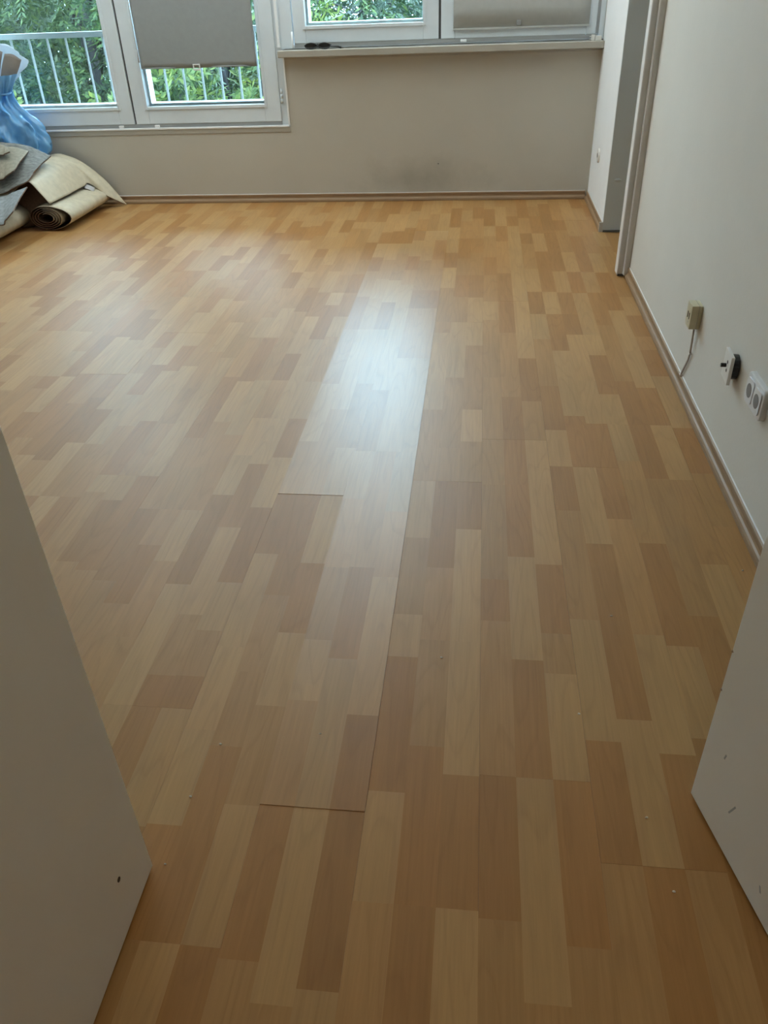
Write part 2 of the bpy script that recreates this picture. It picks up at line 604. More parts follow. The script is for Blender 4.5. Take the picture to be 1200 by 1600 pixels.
# strip joints read off for the columns in clear view: tone + y of the far end
JOINTS = {
    -8: 'M0.855 D1.138 M1.332 L1.685 D2.02',
    -7: 'D0.781 L1.009 D1.14 M1.282 L1.454 D1.785 L2.062',
    -6: 'M0.636 D0.788 L1 L1.234 L1.575 D1.854 M2.166 L2.595 M3.127',
    -5: 'L0.55 D0.964 M1.161 M1.414 D1.858 M2.393 L3.128',
    -4: 'D0.551 L0.838 M1.071 L1.287 D1.543 L1.861 L2.13 M2.6 L3.129',
    -3: 'M0.573 D0.821 M1.089 L1.268 M1.529 M1.841 L2.109 M2.548 L3.381',
    -2: 'M0.516 L0.817 L1.213 D1.533 M2.112 L2.833 M3.382',
    -1: 'L0.541 D0.821 D1.06 L1.498 M1.784 L2.115 L2.835 M3.383',
    0: 'M0.647 L0.887 D1.23 L1.367 M1.668 L1.946 M2.405 L3.098 M3.658',
    1: 'D0.645 D0.994 M1.286 M1.545 D1.95 M2.145 M2.664 L3.229 M3.534 D3.848',
    2: 'L0.646 D0.933 L1.285 L1.713 D1.953 M2.189 L2.41 M2.966 L3.526 D3.848 M4.221',
    3: 'M0.669 D0.917 M1.358 D1.508 M1.939 M2.204 M2.668 M3.246 L3.484 M3.847 D4.141 M4.538',
    4: 'M0.552 L0.918 D1.239 L1.601 D1.943 D2.207 D2.512 M3.103 D3.877 M4.434 D4.766',
    5: 'M0.638 D0.916 L1.203 M1.325 D1.574 L2.21 M2.48 D2.845 L3.485 L4.162 L4.764',
    6: 'M0.74 D1.032 L1.376 M1.816 D2.046 L2.276 D2.604 M3.037 L3.325 D3.605 L3.947 M4.383 D4.598',
    7: 'D0.742 L1.089 D1.668 L2.049 D2.376 L2.922 D3.325 L3.605 D4.239 L4.623',
    8: 'M0.741 D1.011 L1.335 M1.783 D2.325 L2.651 L3.087 D3.597 L3.906 D4.648',
    9: 'D1.015 L1.304 D1.678 M1.984 M2.092 L2.319 L2.544 D2.882 L3.088 L3.606 D3.895 L4.226 M4.647',
    10: 'M1.02 D1.405 M1.994 D2.322 D2.65 M3.194 D3.606 L3.895 D4.527 L4.868',
    11: 'D1.294 L1.599 M1.991 L2.329 D2.6 L2.928 L3.367 D3.885 L4.201 M4.852',
    12: 'M1.763 M2.029 D2.306 L2.643 D2.936 M3.072 D3.307 L3.538 M4.327 L4.615',
    13: 'M1.866 L2.182 D2.635 L3.114 M3.751',
}
PHASE = {-2: 0.588, -1: 0.842, 0: 0.680, 1: 0.937, 2: 0.779, 3: 1.052, -4: 0.491, -5: 0.664}
TONE = {'L': (0.435, 0.245, 0.092), 'M': (0.398, 0.208, 0.070), 'D': (0.360, 0.172, 0.050)}
Y0, Y1 = -1.55, YF - 0.004

# boards
boards = {}
for b_ in range(-18, 6):
    ph = PHASE.get(b_)
    if ph is None:
        ph = rng.uniform(0, BOARD)
    xa, xb = edge_x(3 * b_), edge_x(3 * b_ + 3)
    xa, xb = max(xa, XL + .003), min(xb, XR - .004 if b_ < 5 else 1.3)
    if xb - xa < 0.02:
        continue
    start = ph - BOARD * math.ceil((ph - Y0) / BOARD)
    k = 0
    while start < Y1:
        ya, yb = max(start, Y0), min(start + BOARD, Y1)
        if yb - ya > 0.05:
            boards[(b_, k)] = (xa, xb, ya, yb)
        start += BOARD
        k += 1


def board_at(b_, y):
    for (bb, k), r in boards.items():
        if bb == b_ and r[2] - 1e-6 <= y <= r[3] + 1e-6:
            return (bb, k)
    return None


def in_view(x, y, z=0.0):
    v = Vector((x, y, z)) - Vector((0, 0, 1.22))
    d = v.dot(fwd)
    if d <= 0.05:
        return None
    return 600 + v.dot(right) / d * 1232.2, 800 + v.dot(down) / d * 1232.2, d


# strips
strips = []                                # board key, xa, xb, ya, yb, tone
for n in range(-54, 15):
    b_ = n // 3
    xa, xb = max(edge_x(n), XL + .003), edge_x(n + 1)
    lim = XR - .004 if n < 15 else 1.3
    xb = min(xb, lim)
    if xb - xa < 0.008:
        continue
    ends, tones = [], []
    if n in JOINTS:
        y = Y0
        for tk in JOINTS[n].split():
            ends.append(float(tk[1:]))
            tones.append(tk[0])
    y = ends[-1] if ends else Y0
    bends = sorted(r[3] for (bb, k), r in boards.items() if bb == b_)
    # snap read joints to the board ends they belong to
    for i, e_ in enumerate(ends):
        for be in bends:
            if abs(be - e_) < 0.055:
                ends[i] = be
    y = ends[-1] if ends else Y0
    while y < Y1 - 1e-4:
        y2 = y + rng.uniform(0.22, 0.47)
        for be in bends:
            if y + 1e-3 < be < y2 + 0.09:
                y2 = be
                break
        y2 = min(y2, Y1)
        ends.append(y2)
        t_ = rng.choices('LMD', (0.36, 0.34, 0.30))[0]
        if tones and tones[-1] == t_ and rng.random() < .6:
            t_ = rng.choice('LMD')
        tones.append(t_)
        y = y2
    # cut at any board end the reading ran across
    ya = Y0
    for e_, t_ in zip(ends, tones):
        segs = [be for be in bends if ya + 0.03 < be < e_ - 0.03] + [e_]
        for s in segs:
            if s - ya > 0.004:
                strips.append((board_at(b_, (ya + s) / 2), xa, xb, ya, s, t_))
            ya = s


def strip_pixels(s):
    x, y = (s[1] + s[2]) / 2, (s[3] + s[4]) / 2
    p = in_view(x, y)
    if p is None or not (-60 < p[0] < 1260 and 290 < p[1] < 1640):
        return 0
    # hidden behind the two door leaves
    if x < -0.52 and (y < 0.708 or x < -0.506 * y / 0.70 * 1.02 and p[0] < 240 * (p[1] - 655) / 700):
        return 0
    return (s[2] - s[1]) * (s[4] - s[3]) * 1.22 / p[2] ** 3 * 1e6


order = sorted(range(len(strips)), key=lambda i: -strip_pixels(strips[i]))
own = set(i for i in order[:300] if strip_pixels(strips[i]) > 0)

# one chamfered slab mesh shared by all boards, one by all strips
bm = bmesh.new()
add_box(bm, (0, 0, -1), (1, 1, 0))
me_board = bpy.data.meshes.new('laminate_board')
bm.to_mesh(me_board)
bm.free()
me_board.materials.append(MAT['board_core'])
bm = bmesh.new()
r_ = bmesh.ops.create_cube(bm, size=1.0, matrix=Matrix.Translation((.5, .5, -.5)))
me_strip = bpy.data.meshes.new('wood_strip')
bm.to_mesh(me_strip)
bm.free()
me_strip.materials.append(MAT['strip'])

# height and tilt of single boards: two bowed, worn-smooth boards in the middle
ZTOP = {}
SHINE = {}
for key, r in boards.items():
    ZTOP[key] = rng.uniform(-0.0002, 0.0002)
    SHINE[key] = rng.uniform(0.97, 1.06)
    if key[0] in (-1, -2):
        yc = (r[2] + r[3]) / 2
        if 1.3 < yc < 4.2 and not (key[0] == -2 and yc < 2):
            ZTOP[key] = 0.0011 if key[0] == -1 else 0.0008
            SHINE[key] = 0.86

visible_boards = set(strips[i][0] for i in order if strip_pixels(strips[i]) > 0)
board_obj = {}
for key, r in boards.items():
    if key not in visible_boards:
        continue
    o = bpy.data.objects.new('laminate_board', me_board)
    COL.objects.link(o)
    o.parent = floor
    g = 0.0002
    o.location = (r[0] + g, r[2] + g, -0.0012 + ZTOP[key])
    o.scale = (r[1] - r[0] - 2 * g, r[3] - r[2] - 2 * g, 0.0072)
    board_obj[key] = o
rest_v, rest_f, rest_c, rest_s = [], [], [], []
for i, s in enumerate(strips):
    key, xa, xb, ya, yb, t_ = s
    base = TONE[t_]
    j = 1 + rng.uniform(-0.05, 0.05)
    h = rng.uniform(-0.015, 0.015)
    c = (base[0] * j * (1 + h), base[1] * j, base[2] * j * (1 - h))
    zt = ZTOP.get(key, 0)
    if i in own and key in board_obj:
        o = bpy.data.objects.new('wood_strip', me_strip)
        COL.objects.link(o)
        bo = board_obj[key]
        o.parent = bo
        o.matrix_parent_inverse = (Matrix.Translation(bo.location) @ Matrix.Diagonal((*bo.scale, 1))).inverted()
        br_ = boards[key]                  # a hair of joint only at the board's own edges
        gx0, gx1 = (0.00015 if abs(xa - br_[0]) < 1e-4 else 0), (0.00015 if abs(xb - br_[1]) < 1e-4 else 0)
        gy0, gy1 = (0.00015 if abs(ya - br_[2]) < 1e-4 else 0), (0.00015 if abs(yb - br_[3]) < 1e-4 else 0)
        o.location = (xa + gx0, ya + gy0, zt)
        o.scale = (xb - xa - gx0 - gx1, yb - ya - gy0 - gy1, 0.0012)
        o.color = (*c, SHINE.get(key, 1))
    else:
        k0 = len(rest_v)
        g = 0.0
        rest_v += [(xa, ya, zt - .0012), (xb, ya, zt - .0012), (xb, yb, zt - .0012), (xa, yb, zt - .0012),
                   (xa + g, ya + g, zt), (xb - g, ya + g, zt), (xb - g, yb - g, zt), (xa + g, yb - g, zt)]
        rest_f += [(k0 + 4, k0 + 5, k0 + 6, k0 + 7), (k0, k0 + 1, k0 + 5, k0 + 4), (k0 + 1, k0 + 2, k0 + 6, k0 + 5),
                   (k0 + 2, k0 + 3, k0 + 7, k0 + 6), (k0 + 3, k0, k0 + 4, k0 + 7)]
        rest_c += [(*c, rng.random())] * 8
        rest_s += [SHINE.get(key, 1.0)] * 8
me = bpy.data.meshes.new('wood_strips_beyond')
me.from_pydata(rest_v, [], rest_f)
ca = me.color_attributes.new('tone', 'FLOAT_COLOR', 'POINT')
ca.data.foreach_set('color', np.array(rest_c, dtype=np.float32).ravel())
sa = me.attributes.new('shine', 'FLOAT', 'POINT')
sa.data.foreach_set('value', np.array(rest_s, dtype=np.float32))
rs_ = mesh_obj('wood_strips_beyond', me, MAT['strip_far'], floor)
rs_['kind'] = 'stuff'
# plain boards in the side room seen through the narrow opening
sr = box_obj('side_room_boards', (XR - .004, 2.95, -0.009), (1.75, YF, -0.0004), MAT['side_boards'], floor)

# ------------------------------------------------------------------ skirtings
PROF = [(0, 0), (0.017, 0), (0.0178, 0.004), (0.0168, 0.013), (0.0135, 0.019), (0.0085, 0.022), (0.0065, 0.028), (0.007, 0.036),
        (0.0085, 0.043), (0.0075, 0.048), (0.004, 0.050), (0, 0.050)]


def skirting(name, p0, p1, out, label):
    bm = bmesh.new()
    extrude_profile(bm, PROF, p0, p1, out=Vector(out))
    o = obj(name, bm, MAT['skirting'])
    struct(o, label, 'skirting')
    bm = bmesh.new()
    q = [(0, 0.0495), (0.004, 0.0495), (0.002, 0.0508), (0, 0.0516)]
    extrude_profile(bm, q, p0, p1, out=Vector(out))
    obj('caulk_line', bm, MAT['caulk'], o)
    return o


skirting('baseboard_far', (XL, YF, 0.0), (XP - .016, YF, 0.0), (0, -1, 0),
         'beech-coloured skirting strip along the window wall')
skirting('baseboard_right', (XR, 0.98, 0.0), (XR, 3.80, 0.0), (-1, 0, 0),
         'beech-coloured skirting strip along the socket wall')
skirting('baseboard_pier', (XP, 4.617, 0.0), (XP, YF - .016, 0.0), (-1, 0, 0),
         'short skirting strip along the white pier by the opening')
bm = bmesh.new()
add_box(bm, (XP - .017, 4.609, 0.0), (XP + .004, 4.6168, 0.052))
o = obj('end_cap', bm, MAT['caulk'])
o.parent = bpy.data.objects['baseboard_pier']
box_obj('dark_joint', (XP + .004, 4.602, 0.0005), (XP + .2, 4.608, 0.011), MAT['gap'], wp)

# ------------------------------------------------------------------ door frame of the narrow opening
bm = bmesh.new()
add_box(bm, (0.668, 3.835, 0.010), (0.692, 3.893, 2.10), 0.001)
fr = obj('trim_1', bm, MAT['trim'])
struct(fr, 'pale door frame post of the narrow opening', 'door frame')
box_obj('frame_front', (0.6635, 3.833, 0.006), (0.668, 3.896, 2.10), MAT['trim_lit'], fr)
box_obj('frame_step', (0.692, 3.800, 0.012), (0.716, 3.893, 2.10), MAT['trim'], fr)
box_obj('lit_step_face', (0.690, 3.812, 0.012), (0.694, 3.834, 2.10), MAT['trim_lit'], fr)  # pale strip painting the window light on the step's face
box_obj('jamb_lining', (0.716, 3.852, 0.0), (0.916, 3.893, 2.06), MAT['trim'], fr)
box_obj('foot_seal', (0.6675, 3.836, 0.0), (0.705, 3.885, 0.010), MAT['gap'], fr)

# ------------------------------------------------------------------ door leaves at the doorway
d1 = box_obj('door_1', (0, 0, 0), (0.04, 0.56, 2.02), MAT['door'], None, 0.0012)
d1.location = (-0.546, 0.148, 0.006)
struct(d1, 'plain white door leaf standing open at left with a small drill hole', 'door')
bm = bmesh.new()
bmesh.ops.create_cone(bm, cap_ends=True, segments=12, radius1=0.0042, radius2=0.0042, depth=0.0012,
                      matrix=Matrix.Translation((0.0402, 0.472, 0.105)) @ Matrix.Rotation(math.radians(90), 4, 'Y'))
obj('drill_hole', bm, MAT['black'], d1)


def lever(parent, x, y, z, sx, sy):
    bm = bmesh.new()
    add_box(bm, (x - .004 if sx < 0 else x, y - .02, z - .11), (x if sx < 0 else x + .004, y + .02, z + .06), 0.002)
    p = obj('handle_plate', bm, MAT['steel'], parent)
    bm = bmesh.new()
    tube(bm, [(x, y, z), (x + sx * .045, y, z), (x + sx * .055, y + sy * .02, z), (x + sx * .055, y + sy * .12, z)], 0.009, 10)
    obj('lever', bm, MAT['steel'], p, True)


lever(d1, 0.04, 0.50, 1.04, 1, -1)

ang = math.atan2(0.0622, 0.2501)
d2 = box_obj('door_2', (0, -0.80, 0), (0.04, 0, 2.02), MAT['door'], None, 0.0012)
d2.location = (0.405, 0.922, 0.008)
d2.rotation_euler = (0, 0, ang)
struct(d2, 'plain white door leaf standing open at right with grey scuff marks', 'door')
for (yy, zz, ll, aa) in ((-0.105, 0.098, 0.030, 0.35), (-0.055, 0.165, 0.012, 0.2), (-.21, .05, .012, -.5)):
    bm = bmesh.new()
    add_box(bm, (-0.0003, -0.0016, -ll / 2), (0.0003, 0.0016, ll / 2))
    s_ = obj('scuff_mark', bm, MAT['window_shadow'], d2)
    s_.location = (0, yy, zz)
    s_.rotation_euler = (aa, 0, 0)
for zz in (0.345, 0.262):
    bm = bmesh.new()
    bmesh.ops.create_icosphere(bm, subdivisions=1, radius=0.0026, matrix=Matrix.Translation((0.0005, -0.0012, zz)))
    obj('paint_chip', bm, MAT['skirting'], d2)
lever(d2, 0.0, -0.06, 1.04, -1, -1)
# threshold lining of the doorway
dl = boxes_obj('trim_2', [((-.6, 0.02, 0), (-.556, 0.16, 2.06)), ((.63, 0.02, 0), (.66, 0.16, 2.06))], MAT['trim'])
struct(dl, 'door lining on both sides of the doorway', 'door frame')

# ------------------------------------------------------------------ windows
GY = 5.452                                   # glass plane


def ring(bm, x0, x1, z0, z1, w, y0, y1, bev=0.0015):
    """rectangular frame, w = (left, right, bottom, top) member widths."""
    l, r, b_, t = w
    add_box(bm, (x0, y0, z0), (x0 + l, y1, z1), bev)
    add_box(bm, (x1 - r, y0, z0), (x1, y1, z1), bev)
    add_box(bm, (x0 + l, y0, z0), (x1 - r, y1, z0 + b_), bev)
    add_box(bm, (x0 + l, y0, z1 - t), (x1 - r, y1, z1), bev)


def sash(parent, x0, x1, z0, z1, gx0, gx1, gz0, gz1):
    bm = bmesh.new()
    ring(bm, x0, x1, z0, z1, (gx0 - x0, x1 - gx1, gz0 - z0, z1 - gz1), 5.408, 5.475, 0.003)
    s = obj('sash', bm, MAT['window_paint'], parent)
    bm = bmesh.new()                          # raised glazing bead round the pane
    ring(bm, gx0 - .018, gx1 + .018, gz0 - .018, gz1 + .018, (.018,) * 4, 5.403, 5.41, 0.002)
    obj('glazing_bead', bm, MAT['window_paint'], s)
    bm = bmesh.new()                          # bright outer rebate seen through the glass
    ring(bm, gx0 - .002, gx1 + .002, gz0 - .002, gz1 + .002, (.016, .010, .017, .01), GY + .004, 5.535, 0.001)
    obj('outer_rebate', bm, MAT['bead'], s)
    bm = bmesh.new()
    add_box(bm, (gx0 - .001, GY, gz0 - .001), (gx1 + .001, GY + .004, gz1 + .001))
    obj('pane', bm, MAT['glass'], s)
    return s


def hinge_pin(parent, x, y, z0, z1, r=0.006):
    bm = bmesh.new()
    tube(bm, [(x, y, z0), (x, y, z1)], r, 10)
    return obj('hinge', bm, MAT['bead'], parent, True)


# low window
bm = bmesh.new()
ring(bm, LW0, LW1, LWZ, WTOP, (.06, .045, .032, .05), 5.416, 5.50, 0.002)
w1 = obj('window_1', bm, MAT['window_paint'])
struct(w1, 'low white double-sash window above the pile of lino, left of the wall step', 'window')
sash(w1, -3.165, -2.219, 0.484, 2.30, -3.072, -2.312, 0.585, 2.20)
sash(w1, -2.206, -1.250, 0.484, 2.30, -2.113, -1.352, 0.583, 2.20)
box_obj('sash_gap', (-2.219, 5.425, 0.484), (-2.206, 5.47, 2.30), MAT['gap'], w1)
box_obj('bottom_rebate', (-3.165, 5.412, 0.462), (-1.25, 5.418, 0.484), MAT['window_shadow'], w1)
boxes_obj('edge_bead', [((LW0, 5.392, 0.452), (-1.197, 5.404, 0.463)), ((-1.207, 5.392, 0.452), (-1.197, 5.404, 0.86))],
          MAT['bead'], w1, 0.002)
boxes_obj('sill_lip', [((LW0, 5.396, 0.424), (-1.197, 5.401, 0.452))], MAT['sill'], w1, 0.001)
for x in (-2.325, -2.085):
    bm = bmesh.new()
    add_box(bm, (x, 5.398, 0.464), (x + .03, 5.414, 0.478), 0.002)
    obj('sash_catch', bm, MAT['bead'], w1)
bm = bmesh.new()
for zz in (0.60, 0.625, 0.65):
    bmesh.ops.create_icosphere(bm, subdivisions=2, radius=0.016, matrix=Matrix.Translation((-1.238, 5.412, zz)) @ Matrix.Diagonal((.55, .7, 1, 1)))
obj('hinge_cover', bm, MAT['window_paint'], w1, True)

# upper window
bm = bmesh.new()
ring(bm, UW0 - .005, UW1, UWZ + .004, WTOP, (.075, .030, .020, .05), 5.414, 5.50, 0.002)
w2 = obj('window_2', bm, MAT['window_paint'])
struct(w2, 'raised white double-sash window over the bare wall, right of the low window', 'window')
sash(w2, -1.128, -0.264, 0.903, 2.30, -1.053, -0.354, 0.991, 2.20)
sash(w2, -0.250, 0.640, 0.903, 2.30, -0.170, 0.585, 0.968, 2.20)
box_obj('sash_gap', (-0.264, 5.425, 0.900), (-0.250, 5.47, 2.30), MAT['gap'], w2)
box_obj('bottom_rebate', (-1.128, 5.411, 0.883), (0.655, 5.416, 0.903), MAT['window_shadow'], w2)
box_obj('side_rebate', (0.640, 5.418, 0.903), (0.657, 5.425, 2.30), MAT['window_shadow'], w2)
boxes_obj('edge_bead', [((-1.232, 5.396, 0.886), (-1.217, 5.415, WTOP))], MAT['bead'], w2, 0.002)
hinge_pin(w2, -1.137, 5.402, 0.884, 0.965)
bm = bmesh.new()
add_box(bm, (-0.135, 5.396, 0.884), (-0.10, 5.413, 0.897), 0.002)
obj('sash_catch', bm, MAT['bead'], w2)

bm = bmesh.new()
tube(bm, [(-0.262, 5.401, 0.222), (-0.262, 5.390, 0.223)], 0.0035, 8)
obj('nail', bm, MAT['black'], wf)

us = box_obj('window_sill', (-1.222, 5.330, 0.836), (XP - .001, 5.412, 0.872), MAT['sill'], None, 0.003)
struct(us, 'cream painted sill board under the raised window', 'window sill')
box_obj('under_bead', (-1.196, 5.388, 0.820), (XP - .002, 5.4, 0.836), MAT['sill'], us, 0.002)

# ------------------------------------------------------------------ blinds
g = [[(-2.100 + (k / 6) * .735, 5.388 + (0.006 * math.sin(k * 1.7) if zz < 1.3 else 0.0), zz) for k in range(7)]
     for zz in (2.21, 1.7, 1.25, 0.97, 0.795)]
bl = sheet('roller_blind', g, 0.0015, MAT['blind'], MAT['blind'], None, 24, 40)
tag(bl, 'grey fabric roller blind drawn three quarters down over the low window', 'blind')
bm = bmesh.new()
tube(bm, [(-2.12, 5.385, 2.225), (-1.345, 5.385, 2.225)], 0.022, 16)
obj('roller_tube', bm, MAT['white_plastic'], bl, True)
bm = bmesh.new()
tube(bm, [(-2.098, 5.390, 0.797), (-1.367, 5.390, 0.797)], 0.004, 8)
obj('hem_bar', bm, MAT['blind'], bl, True)
bm = bmesh.new()
add_box(bm, (-1.768, 5.378, 0.780), (-1.722, 5.384, 0.789), 0.002)
add_box(bm, (-1.768, 5.378, 0.789), (-1.761, 5.384, 0.815), 0.002)
add_box(bm, (-1.729, 5.378, 0.789), (-1.722, 5.384, 0.815), 0.002)
add_box(bm, (-1.768, 5.378, 0.808), (-1.722, 5.386, 0.815), 0.002)
obj('pull_tab', bm, MAT['clear_plastic'], bl)
bm = bmesh.new()
tube(bm, [(-2.108, 5.398, 2.2), (-2.112, 5.399, 0.83)], 0.0022, 6)
obj('pull_cord', bm, MAT['bead'], bl, True)
bm = bmesh.new()
tube(bm, [(-2.109, 5.396, 0.90), (-2.110, 5.396, 0.83)], [0.004, 0.0055], 8)
obj('cord_end', bm, MAT['cable'], bl, True)

g = [[(-0.178 + (k / 5) * .776, 5.396, zz) for k in range(6)] for zz in (2.25, 1.6, 1.2, 0.945)]
pb = sheet('panel_blind', g, 0.002, MAT['panel_blind'], MAT['panel_blind'], None, 8, 12, 0.0, 3)
tag(pb, 'pale grey blind closed over the right-hand sash of the raised window', 'blind')
bm = bmesh.new()
tube(bm, [(-0.19, 5.386, 2.262), (0.61, 5.386, 2.262)], 0.02, 16)
obj('roller_tube', bm, MAT['white_plastic'], pb, True)
boxes_obj('hem_bar', [((-.178, 5.3915, 0.943), (.598, 5.3975, 0.953))], MAT['panel_blind'], pb, 0.001)
bm = bmesh.new()
add_box(bm, (0.185, 5.388, 0.958), (0.212, 5.393, 0.985), 0.002)
obj('pull_tab', bm, MAT['panel_tab'], pb)

# ------------------------------------------------------------------ things on the sill
gl = empty('eyeglasses', (-0.965, 5.362, 0.872))
tag(gl, 'black folded eyeglasses lying on the sill of the raised window', 'eyeglasses')
for cx in (-0.055, 0.025):
    bm = bmesh.new()
    n_ = 20
    pts = [(cx + .033 * math.cos(a) * (1 + .12 * math.cos(2 * a)), 0.0, .0185 + .0145 * math.sin(a)) for a in
           [k * 2 * math.pi / n_ for k in range(n_ + 1)]]
    tube(bm, pts, 0.0032, 8)
    obj('rim', bm, MAT['black'], gl, True)
    bm = bmesh.new()
    bmesh.ops.create_circle(bm, cap_ends=True, segments=20, radius=1.0,
                            matrix=Matrix.Translation((cx, 0, .0185)) @ Matrix.Diagonal((.035, 1, .0145, 1)) @ Matrix.Rotation(math.radians(90), 4, 'X'))
    ret = bmesh.ops.extrude_face_region(bm, geom=bm.faces[:])
    bmesh.ops.translate(bm, verts=[v for v in ret['geom'] if isinstance(v, bmesh.types.BMVert)], vec=(0, .001, 0))
    obj('lens', bm, MAT['black'], gl)
bm = bmesh.new()
tube(bm, [(-.022, 0, .022), (-.015, 0, .027), (-.008, 0, .022)], 0.003, 8)
obj('bridge', bm, MAT['black'], gl, True)
bm = bmesh.new()
tube(bm, [(.060, 0, .024), (.066, .012, .022), (.02, .020, .016), (-.05, .022, .010), (-.085, .020, .005)], 0.0034, 8)
obj('temple', bm, MAT['black'], gl, True)
bm = bmesh.new()
tube(bm, [(-.091, 0, .022), (-.097, .008, .021), (-.03, .012, .020), (.05, .013, .014), (.105, .012, .012), (.125, .008, .006)],
     [0.0034, .0034, .0034, .0034, .005, .0065], 8)
obj('temple', bm, MAT['black'], gl, True)

br = empty('blind_bracket', (0.636, 5.365, 0.872))
tag(br, 'small white plastic bracket at the end of the raised sill', 'bracket')
for nm, lo, hi in (('body', (-.002, -.012, 0), (.034, .012, .024)), ('end_plate', (-.022, -.013, 0), (-.004, .013, .029)),
                   ('prong', (-.034, -.004, .004), (-.022, .004, .009)), ('prong', (-.034, -.004, .019), (-.022, .004, .024))):
    bm = bmesh.new()
    add_box(bm, lo, hi, 0.0025)
    obj(nm, bm, MAT['white_plastic'], br)

# ------------------------------------------------------------------ sockets
# aged surface box with a thin cable
sb = empty('surface_socket', (XR, 2.535, 0.289))
tag(sb, 'aged ivory surface-mounted socket box with two slots and a loose cable', 'socket')
bm = bmesh.new()
add_box(bm, (-.034, -.030, -.039), (0, .030, .037))
# rounded lower far corner, chamfered rims
es = [e for e in bm.edges if abs(e.verts[0].co.x - e.verts[1].co.x) > .01 and e.verts[0].co.y > 0 and e.verts[0].co.z < 0]
bmesh.ops.bevel(bm, geom=es, offset=0.020, segments=5, affect='EDGES', profile=0.5)
bmesh.ops.bevel(bm, geom=[e for e in bm.edges if e.calc_length() > .004], offset=0.002, segments=2, affect='EDGES', profile=0.5)
obj('housing', bm, MAT['ivory'], sb)
for yy in (.009, -.011):
    bm = bmesh.new()
    add_box(bm, (-.0352, yy - .0026, -.011), (-.0335, yy + .0026, .009))
    obj('slot', bm, MAT['black'], sb)
bm = bmesh.new()
bmesh.ops.create_cone(bm, cap_ends=True, segments=12, radius1=.003, radius2=.003, depth=.001,
                      matrix=Matrix.Translation((-.0343, -.004, -.022)) @ Matrix.Rotation(math.radians(90), 4, 'Y'))
obj('screw', bm, MAT['cable'], sb)
box_obj('cover_seam', (-.0125, -.0303, -.036), (-.0115, .0303, .0372), MAT['socket_well'], sb)
bm = bmesh.new()
tube(bm, [(-.012, -.010, -.036), (-.010, -.008, -.07), (-.006, 0.0, -.13), (-.005, .012, -.158), (-.005, .036, -.195), (-.006, .062, -.236), (-.006, .064, -.243)], 0.0035, 8)
obj('cable', bm, MAT['cable'], sb, True)
for yz in ((.002, -.134), (.062, -.236)):
    bm = bmesh.new()
    add_box(bm, (-.010, yz[0] - .006, yz[1] - .003), (0, yz[0] + .006, yz[1] + .003), .001)
    obj('cable_clip', bm, MAT['white_plastic'], sb)

# loose square plate
us_ = empty('square_socket', (XR, 2.094, 0.305))
tag(us_, 'square white socket plate hanging loose from the wall with a black pin', 'socket')
us_.rotation_euler = (0, 0, math.radians(-4))
bm = bmesh.new()
add_box(bm, (-.027, -.040, -.040), (-.018, .040, .040), .0015)
obj('plate', bm, MAT['white_plastic'], us_)
bm = bmesh.new()
tube(bm, [(-.018, -.003, 0), (0, -.003, 0)], .034, 20)
obj('back_box', bm, MAT['black'], us_)
for yz in ((-.006, .014), (-.010, -.008)):
    bm = bmesh.new()
    bmesh.ops.create_cone(bm, cap_ends=True, segments=14, radius1=.0048, radius2=.0048, depth=.001,
                          matrix=Matrix.Translation((-.0273, *yz)) @ Matrix.Rotation(math.radians(90), 4, 'Y'))
    obj('socket_hole', bm, MAT['black'], us_)
bm = bmesh.new()
tube(bm, [(-.027, .004, .001), (-.041, .004, .001)], .0056, 12)
obj('black_pin', bm, MAT['black'], us_)

# double rounded socket
ds = empty('double_socket', (XR, 1.884, 0.318))
tag(ds, 'light grey double socket frame with two round sockets nearest the doorway', 'socket')
bm = bmesh.new()
add_box(bm, (-.014, -.068, -.041), (0, .068, .041))
es = [e for e in bm.edges if abs(e.verts[0].co.x - e.verts[1].co.x) > .01]
bmesh.ops.bevel(bm, geom=es, offset=0.014, segments=5, affect='EDGES', profile=0.5)
bmesh.ops.bevel(bm, geom=[e for e in bm.edges if e.verts[0].co.x < -.01 and e.verts[1].co.x < -.01], offset=0.003, segments=2,
                affect='EDGES', profile=0.5)
obj('frame', bm, MAT['grey_plastic'], ds)
for yy in (.031, -.031):
    bm = bmesh.new()
    add_box(bm, (-.0175, yy - .027, -.030), (-.013, yy + .027, .030))
    es = [e for e in bm.edges if abs(e.verts[0].co.x - e.verts[1].co.x) > .003]
    bmesh.ops.bevel(bm, geom=es, offset=0.011, segments=5, affect='EDGES', profile=0.5)
    ins = obj('socket_insert', bm, MAT['grey_plastic'], ds)
    bm = bmesh.new()
    bmesh.ops.create_cone(bm, cap_ends=True, segments=28, radius1=.0185, radius2=.0185, depth=.001,
                          matrix=Matrix.Translation((-.0176, yy, 0)) @ Matrix.Rotation(math.radians(90), 4, 'Y'))
    obj('socket_well', bm, MAT['socket_well'], ins)

# oval outlet on the pier
ov = empty('round_outlet', (XP, 5.045, 0.318))
tag(ov, 'small round white outlet plate low on the white pier', 'outlet')
bm = bmesh.new()
bmesh.ops.create_cone(bm, cap_ends=True, segments=28, radius1=.036, radius2=.040, depth=.010,
                      matrix=Matrix.Translation((-.005, 0, 0)) @ Matrix.Rotation(math.radians(90), 4, 'Y'))
obj('cover', bm, MAT['white_plastic'], ov)
bm = bmesh.new()
bmesh.ops.create_cone(bm, cap_ends=True, segments=20, radius1=.012, radius2=.012, depth=.002,
                      matrix=Matrix.Translation((-.0105, .004, 0)) @ Matrix.Rotation(math.radians(90), 4, 'Y'))
obj('opening', bm, MAT['socket_well'], ov)

# ------------------------------------------------------------------ pile of lino and felt


